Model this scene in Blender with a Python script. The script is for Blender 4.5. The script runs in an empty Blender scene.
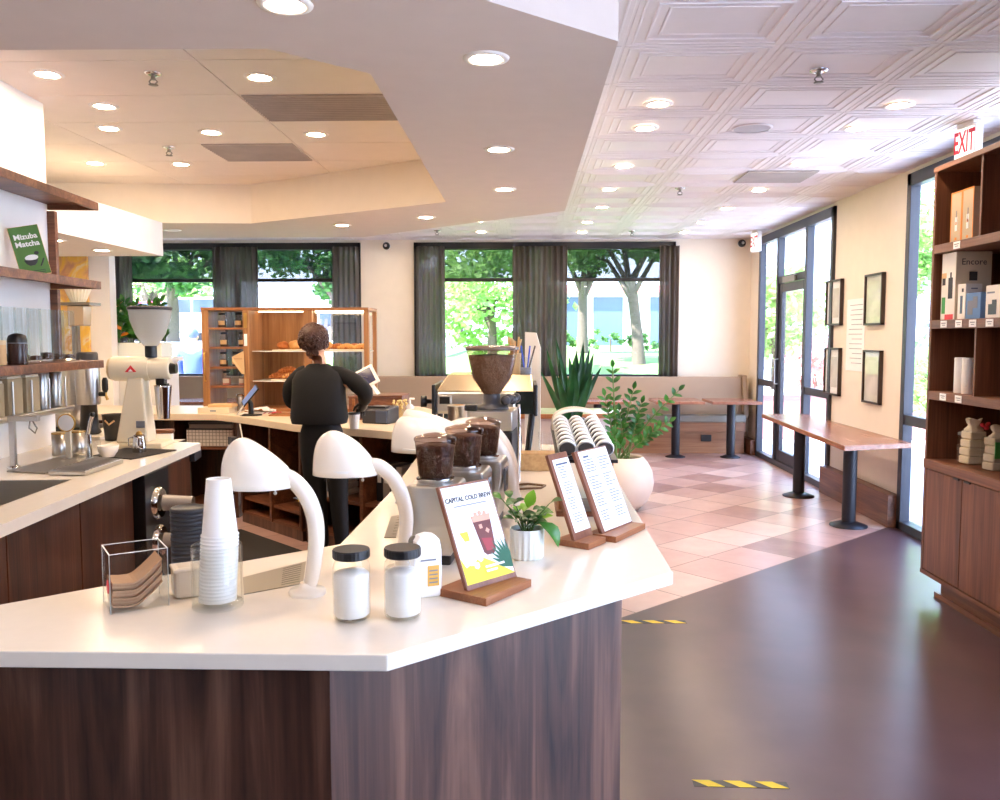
import bpy, bmesh, math, random
from math import sin, cos, pi, radians, atan, tan, sqrt
from mathutils import Vector, Matrix, noise as mnoise
C = bpy.context.scene.collection
SC = bpy.context.scene
rnd = random.Random(7)
V = Vector

# ------------------------------------------------------------------ camera geometry (1000 x 800 frame)
FOC = 851.0; CAMZ = 1.566
PITCH = atan(63/FOC); YAW = atan(25/(FOC/cos(PITCH)))
_f = V((-sin(YAW)*cos(PITCH), cos(YAW)*cos(PITCH), -sin(PITCH)))
_r = V((cos(YAW), sin(YAW), 0)); _u = _r.cross(_f)
CAM = V((0, 0, CAMZ))
def ray(px, py): return _f + _r*((px-500)/FOC) + _u*((400-py)/FOC)
def atz(px, py, z):
    d = ray(px, py); return CAM + d*((z-CAMZ)/d.z)
def aty(px, py, y):
    d = ray(px, py); return CAM + d*(y/d.y)
def atx(px, py, x):
    d = ray(px, py); return CAM + d*(x/d.x)
def atpl(px, py, p, n):
    d = ray(px, py); n = V(n); return CAM + d*((V(p)-CAM).dot(n)/d.dot(n))

# ------------------------------------------------------------------ mesh builder
class MB:
    def __init__(s): s.v = []; s.f = []; s.m = []; s.s = []
    def add(s, vs, fs, mi=0, smooth=False):
        o = len(s.v); s.v += [V(p) for p in vs]
        for f in fs:
            s.f.append([i+o for i in f]); s.m.append(mi); s.s.append(smooth)
        return s
    def box(s, x0, y0, z0, x1, y1, z1, mi=0):
        return s.add([(x0,y0,z0),(x1,y0,z0),(x1,y1,z0),(x0,y1,z0),(x0,y0,z1),(x1,y0,z1),(x1,y1,z1),(x0,y1,z1)],
              [(0,3,2,1),(4,5,6,7),(0,1,5,4),(1,2,6,5),(2,3,7,6),(3,0,4,7)], mi)
    def obox(s, c, size, M=None, mi=0):
        a, b, d = (q/2 for q in size); t = MB().box(-a,-b,-d,a,b,d,mi)
        t.xf((M or Matrix.Identity(3)).to_4x4()); t.xf(Matrix.Translation(V(c))); return s.join(t)
    def join(s, t):
        o = len(s.v); s.v += t.v; s.f += [[i+o for i in f] for f in t.f]; s.m += t.m; s.s += t.s; return s
    def xf(s, M): s.v = [M @ p for p in s.v]; return s
    def prism(s, pts, z0, z1, mi=0, z0s=None):
        n = len(pts)
        vs = [(p[0],p[1],z0) for p in pts]+[(p[0],p[1],z1) for p in pts]
        fs = [tuple(range(n-1,-1,-1)), tuple(range(n,2*n))]+[(i,(i+1)%n,n+(i+1)%n,n+i) for i in range(n)]
        return s.add(vs, fs, mi)
    def slab(s, pts, nrm, th, mi=0):           # extrude a planar polygon in space
        n = len(pts); nrm = V(nrm).normalized()*th; a = [V(p) for p in pts]
        return s.add(a+[p+nrm for p in a], [tuple(range(n-1,-1,-1)), tuple(range(n,2*n))]+[(i,(i+1)%n,n+(i+1)%n,n+i) for i in range(n)], mi)
    def lathe(s, prof, c=(0,0,0), n=24, mi=0, smooth=True, cap=True, sx=1, sy=1):
        c = V(c); vs = []; fs = []; k = len(prof)
        for r, z in prof:
            for i in range(n):
                a = 2*pi*i/n; vs.append((c.x+r*cos(a)*sx, c.y+r*sin(a)*sy, c.z+z))
        for j in range(k-1):
            for i in range(n):
                q = (i+1)%n; fs.append((j*n+i, j*n+q, (j+1)*n+q, (j+1)*n+i))
        s.add(vs, fs, mi, smooth)
        if cap:
            s.add([vs[i] for i in range(n)], [tuple(range(n-1,-1,-1))], mi)
            s.add(vs[(k-1)*n:], [tuple(range(n))], mi)
        return s
    def cyl(s, p0, p1, r0, r1=None, n=16, mi=0, smooth=True, cap=True):
        return s.tube([p0, p1], [r0, r0 if r1 is None else r1], n, mi, smooth, cap)
    def tube(s, path, r, n=10, mi=0, smooth=True, cap=True):
        path = [V(p) for p in path]; k = len(path)
        rs = r if isinstance(r, (list, tuple)) else [r]*k
        vs = []; prev = None
        for j in range(k):
            t = (path[min(j+1,k-1)]-path[max(j-1,0)]).normalized()
            if prev is None:
                a = V((0,0,1)) if abs(t.z) < .9 else V((1,0,0)); nx = t.cross(a).normalized()
            else: nx = (prev - t*prev.dot(t)).normalized()
            prev = nx; ny = t.cross(nx)
            for i in range(n):
                a = 2*pi*i/n; vs.append(path[j]+(nx*cos(a)+ny*sin(a))*rs[j])
        fs = [(j*n+i, j*n+(i+1)%n, (j+1)*n+(i+1)%n, (j+1)*n+i) for j in range(k-1) for i in range(n)]
        s.add(vs, fs, mi, smooth)
        if cap: s.add(vs[:n], [tuple(range(n-1,-1,-1))], mi); s.add(vs[-n:], [tuple(range(n))], mi)
        return s
    def ell(s, c, r, nu=16, nv=10, mi=0, M=None):
        t = MB(); r = (r,r,r) if isinstance(r,(int,float)) else r
        t.lathe([(max(sin(pi*j/nv),1e-4), -cos(pi*j/nv)) for j in range(nv+1)], n=nu, mi=mi, cap=False)
        t.xf(Matrix.Diagonal((r[0],r[1],r[2],1)))
        if M: t.xf(M.to_4x4())
        t.xf(Matrix.Translation(V(c))); return s.join(t)
    def quad(s, a, b, c, d, mi=0): return s.add([a,b,c,d], [(0,1,2,3)], mi)
    def build(s, name, mats, parent=None, loc=(0,0,0), rz=0, bevel=0, seg=2, sub=0, M=None):
        me = bpy.data.meshes.new(name); me.from_pydata([tuple(p) for p in s.v], [], s.f)
        for m in (mats if isinstance(mats,(list,tuple)) else [mats]): me.materials.append(m)
        me.polygons.foreach_set('material_index', s.m); me.polygons.foreach_set('use_smooth', s.s); me.update()
        o = bpy.data.objects.new(name, me); C.objects.link(o)
        if parent: o.parent = parent
        if M is not None: o.matrix_local = M
        else: o.location = loc; o.rotation_euler = (0,0,rz)
        if bevel:
            b = o.modifiers.new('bevel','BEVEL'); b.width = bevel; b.segments = seg; b.limit_method = 'ANGLE'; b.angle_limit = radians(40)
        if sub:
            b = o.modifiers.new('sub','SUBSURF'); b.levels = sub; b.render_levels = sub
        return o

def tag(o, label, cat, group=None, kind=None):
    if label: o['label'] = label
    if cat: o['category'] = cat
    if group: o['group'] = group
    if kind: o['kind'] = kind
    return o
def thing(name, label, cat, loc=(0,0,0), rz=0, group=None, M=None):
    o = bpy.data.objects.new(name, None); C.objects.link(o); o.empty_display_size = .05
    if M is not None: o.matrix_world = M
    else: o.location = loc; o.rotation_euler = (0,0,rz)
    return tag(o, label, cat, group)
def struct(o, label=None):
    o['kind'] = 'structure'
    if label: o['label'] = label
    return o
def copy_tree(o, parent=None):
    c = o.copy(); C.objects.link(c)
    if parent: c.parent = parent
    for ch in [x for x in C.objects if x.parent == o]: copy_tree(ch, c)
    return c
def dup(o, label, loc=None, rz=None, group=None, M=None):
    c = copy_tree(o); c['label'] = label
    if M is not None: c.matrix_world = M
    if loc is not None: c.location = loc
    if rz is not None: c.rotation_euler = (0,0,rz)
    if group: c['group'] = group
    return c
ORD = ['first','second','third','fourth','fifth','sixth','seventh','eighth','ninth','tenth','eleventh','twelfth','thirteenth','fourteenth','fifteenth','sixteenth','seventeenth','eighteenth','nineteenth','twentieth','twenty-first','twenty-second','twenty-third','twenty-fourth']
def basis(x, y, z, o):                       # matrix from axes and origin
    return Matrix(((x[0],y[0],z[0],o[0]),(x[1],y[1],z[1],o[1]),(x[2],y[2],z[2],o[2]),(0,0,0,1)))
def text(body, name, size, mat, parent, M, align='CENTER', ex=.0004, bold=0):
    cu = bpy.data.curves.new('t','FONT'); cu.body = body; cu.size = size; cu.align_x = align; cu.align_y = 'CENTER'; cu.extrude = ex; cu.resolution_u = 2; cu.offset = bold
    t = bpy.data.objects.new('t', cu); C.objects.link(t)
    dg = bpy.context.evaluated_depsgraph_get(); me = bpy.data.meshes.new_from_object(t.evaluated_get(dg))
    bpy.data.objects.remove(t); me.name = name; me.materials.clear(); me.materials.append(mat)
    o = bpy.data.objects.new(name, me); C.objects.link(o); o.parent = parent; o.matrix_local = M
    return o

# ------------------------------------------------------------------ materials
def lin(h):
    h = h.lstrip('#'); c = [int(h[i:i+2],16)/255 for i in (0,2,4)]
    return tuple(x/12.92 if x <= .04045 else ((x+.055)/1.055)**2.4 for x in c)+(1,)
MATS = {}
def newmat(name):
    m = bpy.data.materials.new(name); m.use_nodes = True; MATS[name] = m
    nt = m.node_tree; nt.nodes.clear(); out = nt.nodes.new('ShaderNodeOutputMaterial'); return m, nt, out
def N(nt, t, **kw):
    n = nt.nodes.new(t)
    for k, v in kw.items():
        if k in n.inputs: n.inputs[k].default_value = v
        else: setattr(n, k, v)
    return n
def pbr(name, col, rough=.5, metal=0, spec=.5, var=0, vscale=8, bump=0, bscale=60, coat=0, trans=0, sheen=0, stretch=None):
    m, nt, out = newmat(name); b = N(nt,'ShaderNodeBsdfPrincipled'); nt.links.new(b.outputs[0], out.inputs[0])
    b.inputs['Base Color'].default_value = lin(col); b.inputs['Roughness'].default_value = rough
    b.inputs['Metallic'].default_value = metal; b.inputs['Specular IOR Level'].default_value = spec
    if coat: b.inputs['Coat Weight'].default_value = coat; b.inputs['Coat Roughness'].default_value = .08
    if sheen: b.inputs['Sheen Weight'].default_value = sheen
    tc = N(nt,'ShaderNodeTexCoord'); src = tc.outputs['Object']
    if stretch:
        mp = N(nt,'ShaderNodeMapping'); mp.inputs['Scale'].default_value = stretch; nt.links.new(src, mp.inputs[0]); src = mp.outputs[0]
    # every material carries a little procedural tone variation
    nz = N(nt,'ShaderNodeTexNoise', Scale=vscale, Detail=4.0); nt.links.new(src, nz.inputs['Vector'])
    mx = N(nt,'ShaderNodeMix', data_type='RGBA'); c = lin(col); v = var or .04
    mx.inputs[6].default_value = tuple(min(1,q*(1-v)) for q in c[:3])+(1,); mx.inputs[7].default_value = tuple(min(1,q*(1+v)) for q in c[:3])+(1,)
    nt.links.new(nz.outputs[0], mx.inputs[0]); nt.links.new(mx.outputs[2], b.inputs['Base Color'])
    if bump:
        n2 = N(nt,'ShaderNodeTexNoise', Scale=bscale, Detail=3.0); nt.links.new(src, n2.inputs['Vector'])
        bp = N(nt,'ShaderNodeBump', Strength=bump, Distance=.01); nt.links.new(n2.outputs[0], bp.inputs['Height']); nt.links.new(bp.outputs[0], b.inputs['Normal'])
    if trans:
        b.inputs['Transmission Weight'].default_value = trans
    return m
def wood(name, c0, c1, c2, axis='Z', scale=1.0, rough=.4, coat=0, fine=.35, spec=.5):
    m, nt, out = newmat(name); b = N(nt,'ShaderNodeBsdfPrincipled', Roughness=rough); nt.links.new(b.outputs[0], out.inputs[0])
    b.inputs['Specular IOR Level'].default_value = spec
    if coat: b.inputs['Coat Weight'].default_value = coat; b.inputs['Coat Roughness'].default_value = .12
    tc = N(nt,'ShaderNodeTexCoord'); mp = N(nt,'ShaderNodeMapping'); nt.links.new(tc.outputs['Object'], mp.inputs[0])
    sc = {'X':(.55,7,7),'Y':(7,.55,7),'Z':(7,7,.55)}[axis]; mp.inputs['Scale'].default_value = tuple(q*scale for q in sc)
    n1 = N(nt,'ShaderNodeTexNoise', Scale=1.3, Detail=5.0, Roughness=.55, Distortion=1.4); nt.links.new(mp.outputs[0], n1.inputs['Vector'])
    mp2 = N(nt,'ShaderNodeMapping'); nt.links.new(tc.outputs['Object'], mp2.inputs[0])
    s2 = {'X':(1.2,60,60),'Y':(60,1.2,60),'Z':(60,60,1.2)}[axis]; mp2.inputs['Scale'].default_value = tuple(q*scale for q in s2)
    n2 = N(nt,'ShaderNodeTexNoise', Scale=1.5, Detail=3.0); nt.links.new(mp2.outputs[0], n2.inputs['Vector'])
    ad = N(nt,'ShaderNodeMix', data_type='FLOAT'); ad.inputs[0].default_value = fine
    nt.links.new(n1.outputs[0], ad.inputs[2]); nt.links.new(n2.outputs[0], ad.inputs[3])
    cr = N(nt,'ShaderNodeValToRGB'); e = cr.color_ramp.elements
    e[0].position = .33; e[0].color = lin(c0); e[1].position = .68; e[1].color = lin(c2); k = e.new(.5); k.color = lin(c1)
    nt.links.new(ad.outputs[0], cr.inputs[0]); nt.links.new(cr.outputs[0], b.inputs['Base Color'])
    bp = N(nt,'ShaderNodeBump', Strength=.08, Distance=.004); nt.links.new(n2.outputs[0], bp.inputs['Height']); nt.links.new(bp.outputs[0], b.inputs['Normal'])
    return m
def glass(name, tint='#ffffff', rough=0, refl=1.0, ior=1.45):
    m, nt, out = newmat(name)
    t = N(nt,'ShaderNodeBsdfTransparent'); t.inputs[0].default_value = lin(tint)
    g = N(nt,'ShaderNodeBsdfGlossy', Roughness=rough+.01)
    lw = N(nt,'ShaderNodeLayerWeight', Blend=.5); pw = N(nt,'ShaderNodeMath', operation='POWER'); pw.inputs[1].default_value = 4.5; nt.links.new(lw.outputs['Facing'], pw.inputs[0])
    mu = N(nt,'ShaderNodeMath', operation='MULTIPLY_ADD'); mu.inputs[1].default_value = .75*refl; mu.inputs[2].default_value = .045*refl
    mx = N(nt,'ShaderNodeMixShader'); nt.links.new(pw.outputs[0], mu.inputs[0]); nt.links.new(mu.outputs[0], mx.inputs[0])
    nt.links.new(t.outputs[0], mx.inputs[1]); nt.links.new(g.outputs[0], mx.inputs[2]); nt.links.new(mx.outputs[0], out.inputs[0])
    return m
def sheer(name, col, alpha, transl=.4):
    m, nt, out = newmat(name)
    t = N(nt,'ShaderNodeBsdfTransparent'); d = N(nt,'ShaderNodeBsdfDiffuse'); d.inputs[0].default_value = lin(col)
    tl = N(nt,'ShaderNodeBsdfTranslucent'); tl.inputs[0].default_value = lin(col)
    m1 = N(nt,'ShaderNodeMixShader'); m1.inputs[0].default_value = transl
    nt.links.new(d.outputs[0], m1.inputs[1]); nt.links.new(tl.outputs[0], m1.inputs[2])
    m2 = N(nt,'ShaderNodeMixShader'); m2.inputs[0].default_value = alpha
    nt.links.new(t.outputs[0], m2.inputs[1]); nt.links.new(m1.outputs[0], m2.inputs[2]); nt.links.new(m2.outputs[0], out.inputs[0])
    return m
def leafmat(name, c0, c1, transl=.35, rough=.45):
    m, nt, out = newmat(name)
    gi = N(nt,'ShaderNodeTexCoord'); nz = N(nt,'ShaderNodeTexNoise', Scale=9.0, Detail=2.0); nt.links.new(gi.outputs['Object'], nz.inputs['Vector'])
    cr = N(nt,'ShaderNodeValToRGB'); e = cr.color_ramp.elements; e[0].position=.35; e[1].position=.65; e[0].color = lin(c0); e[1].color = lin(c1)
    nt.links.new(nz.outputs[0], cr.inputs[0])
    b = N(nt,'ShaderNodeBsdfPrincipled', Roughness=rough); tl = N(nt,'ShaderNodeBsdfTranslucent')
    nt.links.new(cr.outputs[0], b.inputs['Base Color']); nt.links.new(cr.outputs[0], tl.inputs[0])
    mx = N(nt,'ShaderNodeMixShader'); mx.inputs[0].default_value = transl
    nt.links.new(b.outputs[0], mx.inputs[1]); nt.links.new(tl.outputs[0], mx.inputs[2]); nt.links.new(mx.outputs[0], out.inputs[0])
    return m
def emit(name, col, st):
    m, nt, out = newmat(name); e = N(nt,'ShaderNodeEmission', Strength=st); e.inputs[0].default_value = lin(col)
    nt.links.new(e.outputs[0], out.inputs[0]); return m

LAMP = 165.0
W = dict(
 wall=pbr('wall_paint','#efe3d0',.75,bump=.05,bscale=200), wallw=pbr('white_wall_paint','#eeece8',.7,bump=.04,bscale=200),
 soffit=pbr('soffit_paint','#d6c8be',.7,bump=.04,bscale=150), tin=pbr('tin_ceiling_paint','#e8e0de',.5,spec=.4),
 panel=pbr('ceiling_panel','#eee5d9',.6,bump=.06,bscale=120), gap=pbr('dark_gap','#3a2e28',.8),
 vent=pbr('dusty_vent','#b3a99f',.7,var=.2,vscale=5),
 frame=pbr('dark_window_frame','#3e3f46',.4,metal=.3), blackfr=pbr('black_window_frame','#17171a',.45),
 glassw=glass('window_glass','#f4f8ff',refl=.8), curtain=sheer('curtain_cloth','#766c66',.87,.5), blind=sheer('blind_screen','#23282a',.62,.3),
 white=pbr('white_gloss','#f5ede0',.22,spec=.5), quartz=pbr('white_quartz','#f3eadb',.18,var=.03,vscale=30), whitem=pbr('white_matte','#f0ede8',.55),
 paper=pbr('paper','#f6f5f2',.7), cup=pbr('paper_cup','#f4f3f0',.5), black=pbr('black_plastic','#141416',.38), blackm=pbr('black_metal','#26262c',.45,metal=.4),
 dark=pbr('dark_grey_plastic','#34343a',.4), slate=pbr('slate_blue_plastic','#46526b',.4),
 steel=pbr('brushed_steel','#c9c6c0',.28,metal=1,bump=.03,bscale=90,stretch=(1,1,14)), chrome=pbr('chrome','#dadada',.08,metal=1),
 steeld=pbr('dark_steel','#8d8880',.35,metal=1), brass=pbr('brass','#c9a25e',.3,metal=1),
 walnut=wood('walnut_dark','#241108','#4a2818','#6e432c','Z',1.0,.34,coat=.1), walnutg=wood('walnut_front','#24140d','#503427','#7a5643','Z',1.0,.33,coat=.35,fine=.22),
 walnutx=wood('walnut_shelf','#4a2817','#70422a','#93603f','X',1.0,.4), walnuty=wood('walnut_case','#4a291a','#70432c','#8b5a3e','Z',1.1,.42),
 walnutyy=wood('walnut_rail','#54301f','#774b33','#936547','Y',1.0,.42),
 oak=wood('oak_case','#85552f','#a57447','#bd8c5c','Z',1.0,.45), oakx=wood('oak_edge','#7f4c2a','#9b6438','#b37d4e','X',1.0,.45),
 cherry=wood('sign_wood','#7c4a2b','#955c38','#ad774e','X',1.6,.4), cherryz=wood('sign_board_wood','#6f4128','#87533a','#9b6648','Z',1.6,.45),
 tabletop=wood('table_top','#7a4a35','#96624a','#b07f66','Y',.8,.25), bench=wood('bench_wood','#82583d','#9a6c4d','#b08360','X',.7,.4),
 maple=wood('maple_top','#b58a58','#cba26d','#dab684','Y',.8,.4),
 taupe=pbr('taupe_upholstery','#a08a74',.75,bump=.08,bscale=150), seatc=pbr('seat_cushion','#8f8b80',.6),
 glassc=glass('clear_glass','#fbfcfb',refl=.8), acryl=glass('acrylic','#fafbfb',refl=.7), tube=glass('tube_acrylic','#eef3f3',refl=.7), hop=glass('hopper_plastic','#dccfc5',refl=.8),
 beans=pbr('coffee_beans','#472618',.45,var=.6,vscale=90,bump=.9,bscale=110), ground=pbr('light_beans','#8a7260',.6,var=.35,vscale=80,bump=.7,bscale=110),
 milk=pbr('white_powder','#f3f0ea',.8), pframe=pbr('dark_picture_frame','#3a2a22',.4), pglass=glass('picture_glass','#ffffff',refl=.35), kraft=pbr('kraft_card','#b98d68',.75,bump=.05), sleeve=pbr('kraft_card_light','#c79f7b',.75,bump=.05), kraftl=pbr('kraft_paper','#d9b583',.75),
 lid=pbr('black_lid','#2b2c33',.45), red=pbr('red_print','#d8313a',.5), redx=pbr('exit_red','#e01935',.5), orange=pbr('orange_print','#e98b25',.5),
 yellow=pbr('tape_yellow','#ecc81e',.5), yel2=pbr('poster_yellow','#f2d43c',.6), green=pbr('label_green','#3f9a49',.5), matcha=pbr('matcha_green','#55803f',.6), blue=pbr('label_blue','#5d83b5',.5),
 ink=pbr('ink','#33343c',.6), inkl=pbr('faint_ink','#7d818d',.7), cream=pbr('cream_paint','#ebe0c6',.3), creamd=pbr('cream_cap','#d8c49c',.35),
 skin=pbr('skin','#d79f7c',.5,var=.08), cloth=pbr('black_knit','#0c0c0d',.85,bump=.2,bscale=300), trouser=pbr('black_denim','#101116',.8,bump=.2,bscale=250), hair=pbr('brown_hair','#4a2a1b',.5,var=.5,vscale=60,bump=.5,bscale=60),
 pastry=pbr('pastry_crust','#b3672c',.5,var=.35,vscale=30,bump=.4,bscale=50), pastryl=pbr('bread_crust','#d9a05c',.55,var=.3,vscale=25,bump=.3,bscale=40),
 mat=pbr('rubber_mat','#241f1c',.8,bump=.4,bscale=120), tray=pbr('kraft_tray','#c79a5e',.6), screen=pbr('dark_screen','#252a52',.12), screenb=pbr('blue_screen','#6f8fd6',.2),
 leaf=leafmat('leaf_green','#194d18','#438531',.2,.3), leafd=leafmat('leaf_dark','#16401f','#2f6a35',.15,.3), leafp=leafmat('leaf_peperomia','#1d4f22','#4f8a35',.2,.3), leafy=leafmat('leaf_lime','#6fae2f','#9fd14a',.3,.3),
 tree=leafmat('tree_leaves','#4f7d3c','#8fb465',.45,.5), treed=leafmat('tree_leaves_dark','#2c5f2c','#5d9444',.4,.5), treel=leafmat('tree_leaves_light','#7fae52','#b9d884',.45,.5),
 stem=pbr('plant_stem','#5c7a3c',.5), bark=pbr('bark','#5f5347',.9,var=.3,vscale=12,bump=.6,bscale=20), soil=pbr('soil','#3a2a1e',.9,bump=.5,bscale=60),
 pot=pbr('clay_pot_white','#ddcfbe',.5,var=.06), potw=pbr('ribbed_pot','#e9efec',.3),
 lensoff=pbr('unlit_lens','#e9e2d6',.4), lens=emit('lamp_lens','#ffe0bc',LAMP), ring=pbr('lamp_ring','#f3efe8',.4), exitf=emit('exit_face','#fff2ea',1.0), strip=emit('case_light','#ffe2b8',6.0),
 toned=pbr('toned_photo','#d8d4ca',.5,var=.3,vscale=6), pic2=pbr('framed_print','#d8d6c8',.5,var=.4,vscale=9),
 asphalt=pbr('pavement','#dcd9d6',.85,var=.08), grass=pbr('lawn','#66883f',.9,var=.35,vscale=3,bump=.5,bscale=40), roof=pbr('roof_shingle','#6b6570',.85,var=.15,vscale=12), bwall=pbr('building_wall','#e6e0da',.8), bglass=pbr('building_window','#56657a',.2), brick=pbr('red_planter','#c58a84',.8), redleaf=leafmat('red_leaves','#c4756a','#e3a49a',.4,.5),
 jacket=pbr('blue_jacket','#44599b',.8), jean=pbr('blue_trousers','#3b4a72',.8), carred=pbr('car_white','#e4e4e6',.3), tyre=pbr('tyre','#1a1a1c',.8), carr=pbr('car_red','#c0303f',.3),
)
def artmat():
    m, nt, out = newmat('abstract_painting'); b = N(nt,'ShaderNodeBsdfPrincipled', Roughness=.6); nt.links.new(b.outputs[0], out.inputs[0])
    tc = N(nt,'ShaderNodeTexCoord'); nz = N(nt,'ShaderNodeTexNoise', Scale=3.2, Detail=5.0, Distortion=1.4); nt.links.new(tc.outputs['Object'], nz.inputs['Vector'])
    cr = N(nt,'ShaderNodeValToRGB'); e = cr.color_ramp.elements; e[0].position=.3; e[0].color=lin('#c99072'); e[1].position=.75; e[1].color=lin('#f3d79a')
    for p, c in ((.42,'#e9b76a'),(.5,'#f1c550'),(.58,'#efdcae'),(.65,'#e5a54e')): k = e.new(p); k.color = lin(c)
    nt.links.new(nz.outputs[0], cr.inputs[0]); nt.links.new(cr.outputs[0], b.inputs['Base Color']); return m
W['art'] = artmat()
def concrete():
    m, nt, out = newmat('stained_concrete'); b = N(nt,'ShaderNodeBsdfPrincipled', Roughness=.2); nt.links.new(b.outputs[0], out.inputs[0])
    tc = N(nt,'ShaderNodeTexCoord'); n1 = N(nt,'ShaderNodeTexNoise', Scale=3.0, Detail=5.0, Roughness=.5, Distortion=.2); nt.links.new(tc.outputs['Object'], n1.inputs['Vector'])
    cr = N(nt,'ShaderNodeValToRGB'); e = cr.color_ramp.elements; e[0].position=.25; e[0].color=lin('#493437'); e[1].position=.8; e[1].color=lin('#5c4344')
    nt.links.new(n1.outputs[0], cr.inputs[0]); nt.links.new(cr.outputs[0], b.inputs['Base Color'])
    b.inputs['Roughness'].default_value = .28
    return m
W['concrete'] = concrete()
def tilemat(name, cs, size, ang, mortar, off=(0,0,0), rough=.3, gap=.012, rx=0):
    m, nt, out = newmat(name); b = N(nt,'ShaderNodeBsdfPrincipled', Roughness=rough); nt.links.new(b.outputs[0], out.inputs[0])
    tc = N(nt,'ShaderNodeTexCoord'); mp = N(nt,'ShaderNodeMapping'); mp.inputs['Rotation'].default_value=(rx,0,ang); mp.inputs['Location'].default_value=off; nt.links.new(tc.outputs['Object'], mp.inputs[0])
    br = N(nt,'ShaderNodeTexBrick', offset=0.0, squash=1.0); br.inputs['Scale'].default_value=1/size; br.inputs['Mortar Size'].default_value=gap; br.inputs['Brick Width'].default_value=1; br.inputs['Row Height'].default_value=1; br.inputs['Mortar Smooth'].default_value=.3
    br.inputs['Color1'].default_value=(0,0,0,1); br.inputs['Color2'].default_value=(1,1,1,1); br.inputs['Mortar'].default_value=(.5,.5,.5,1); nt.links.new(mp.outputs[0], br.inputs['Vector'])
    n1 = N(nt,'ShaderNodeTexNoise', Scale=5.0, Detail=7.0, Roughness=.6); nt.links.new(tc.outputs['Object'], n1.inputs['Vector'])
    mx = N(nt,'ShaderNodeMix', data_type='FLOAT'); mx.inputs[0].default_value=.38; nt.links.new(br.outputs['Color'], mx.inputs[2]); nt.links.new(n1.outputs[0], mx.inputs[3])
    cr = N(nt,'ShaderNodeValToRGB'); e = cr.color_ramp.elements; e[0].position=.15; e[0].color=lin(cs[0]); e[1].position=.85; e[1].color=lin(cs[-1])
    for i, c in enumerate(cs[1:-1]): k = e.new(.15+.7*(i+1)/(len(cs)-1)); k.color=lin(c)
    nt.links.new(mx.outputs[0], cr.inputs[0])
    m2 = N(nt,'ShaderNodeMix', data_type='RGBA'); nt.links.new(br.outputs['Fac'], m2.inputs[0]); nt.links.new(cr.outputs[0], m2.inputs[6]); m2.inputs[7].default_value=lin(mortar); nt.links.new(m2.outputs[2], b.inputs['Base Color'])
    ma = N(nt,'ShaderNodeMath', operation='MULTIPLY_ADD'); ma.inputs[1].default_value=-1; ma.inputs[2].default_value=1; nt.links.new(br.outputs['Fac'], ma.inputs[0])
    bp = N(nt,'ShaderNodeBump', Strength=.25, Distance=.004); nt.links.new(ma.outputs[0], bp.inputs['Height']); nt.links.new(bp.outputs[0], b.inputs['Normal']); return m
W['tile'] = tilemat('terracotta_tile', ['#8d6b63','#b08c82','#c3a397','#d3b9ab'], .447, radians(-43.7), '#7b6454', off=(-.1725,.1254,0), rough=.285)
W['grid'] = tilemat('checked_card', ['#eee9df','#f4f0e8'], .03, 0, '#a39a8c', rough=.7, gap=.09, rx=radians(90))
W['knit'] = W['cloth']
# ================================================================== ROOM SHELL
XR, YF, ZC, ZS, ZR = 3.08, 11.8, 2.9, 2.6, 2.95     # right wall, far wall, tin ceiling, soffit, recess ceiling
XL, YB = -6.0, -3.4
# floors: polished concrete and diagonal terracotta meet on a 45 degree line
bl = lambda x: 4.724 + .9545*(x-.596)
m = MB(); m.prism([(-6.2,bl(-6.2)),(3.3,bl(3.3)),(3.3,-3.6),(-6.2,-3.6)] if bl(-6.2) > -3.6 else [(-3.3,-3.6),(3.3,-3.6),(3.3,bl(3.3)),((-3.6-4.724)/.9545+.596,-3.6)], -.12, 0)
struct(m.build('floor', W['concrete']), 'brown polished stained concrete floor')
m = MB(); m.prism([(-6.2,bl(-6.2)),(3.3,bl(3.3)),(3.3,12.1),(-6.2,12.1)], -.12, 0)
struct(m.build('floor', W['tile']), 'pinkish diagonal stone tile floor')
# far wall with two window groups
W1, W2 = (-5.72,-2.27), (-1.53,2.05); ZS0, ZS1 = 1.0, 2.86
def wall_y(name, y0, y1, xa, xb, ops, z1, mat, label):
    m = MB(); x = xa
    for (a, b, z0, zt) in ops:
        if a > x: m.box(x,y0,0,a,y1,z1)
        if z0 > 0: m.box(a,y0,0,b,y1,z0)
        if zt < z1: m.box(a,y0,zt,b,y1,z1)
        x = b
    if x < xb: m.box(x,y0,0,xb,y1,z1)
    return struct(m.build(name, mat), label)
def wall_x(name, x0, x1, ya, yb, ops, z1, mat, label):
    m = MB(); y = ya
    for (a, b, z0, zt) in ops:
        if a > y: m.box(x0,y,0,x1,a,z1)
        if z0 > 0: m.box(x0,a,0,x1,b,z0)
        if zt < z1: m.box(x0,a,zt,x1,b,z1)
        y = b
    if y < yb: m.box(x0,y,0,x1,yb,z1)
    return struct(m.build(name, mat), label)
wall_y('wall_far', YF, YF+.2, XL-.2, XR+.1, [(W1[0],W1[1],ZS0,ZS1),(W2[0],W2[1],ZS0,ZS1)], 3.1, W['wall'], 'cream far wall with two wide windows')
A0, A1 = 8.62, 11.3; B0, B1 = 3.7, 7.0; D0, D1 = -1.4, 3.0
wall_x('wall_right', XR, XR+.06, YB, YF, [(D0,D1,.05,2.85),(B0,B1,.05,2.86),(A0,A1,.0,2.86)], 3.1, W['wall'], 'cream right wall with storefront glazing')
wall_y('wall_back', YB-.2, YB, XL-.2, XR+.2, [], 3.1, W['walnut'], 'unseen back wall, made dark wood to dim the bar front')  # unseen wall, dark finish invented so the bar front reflects darkness
struct(MB().box(XL-.2,YB,0,XL,YF,3.1).build('wall_side', W['wallw']), 'pale side wall')
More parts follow.
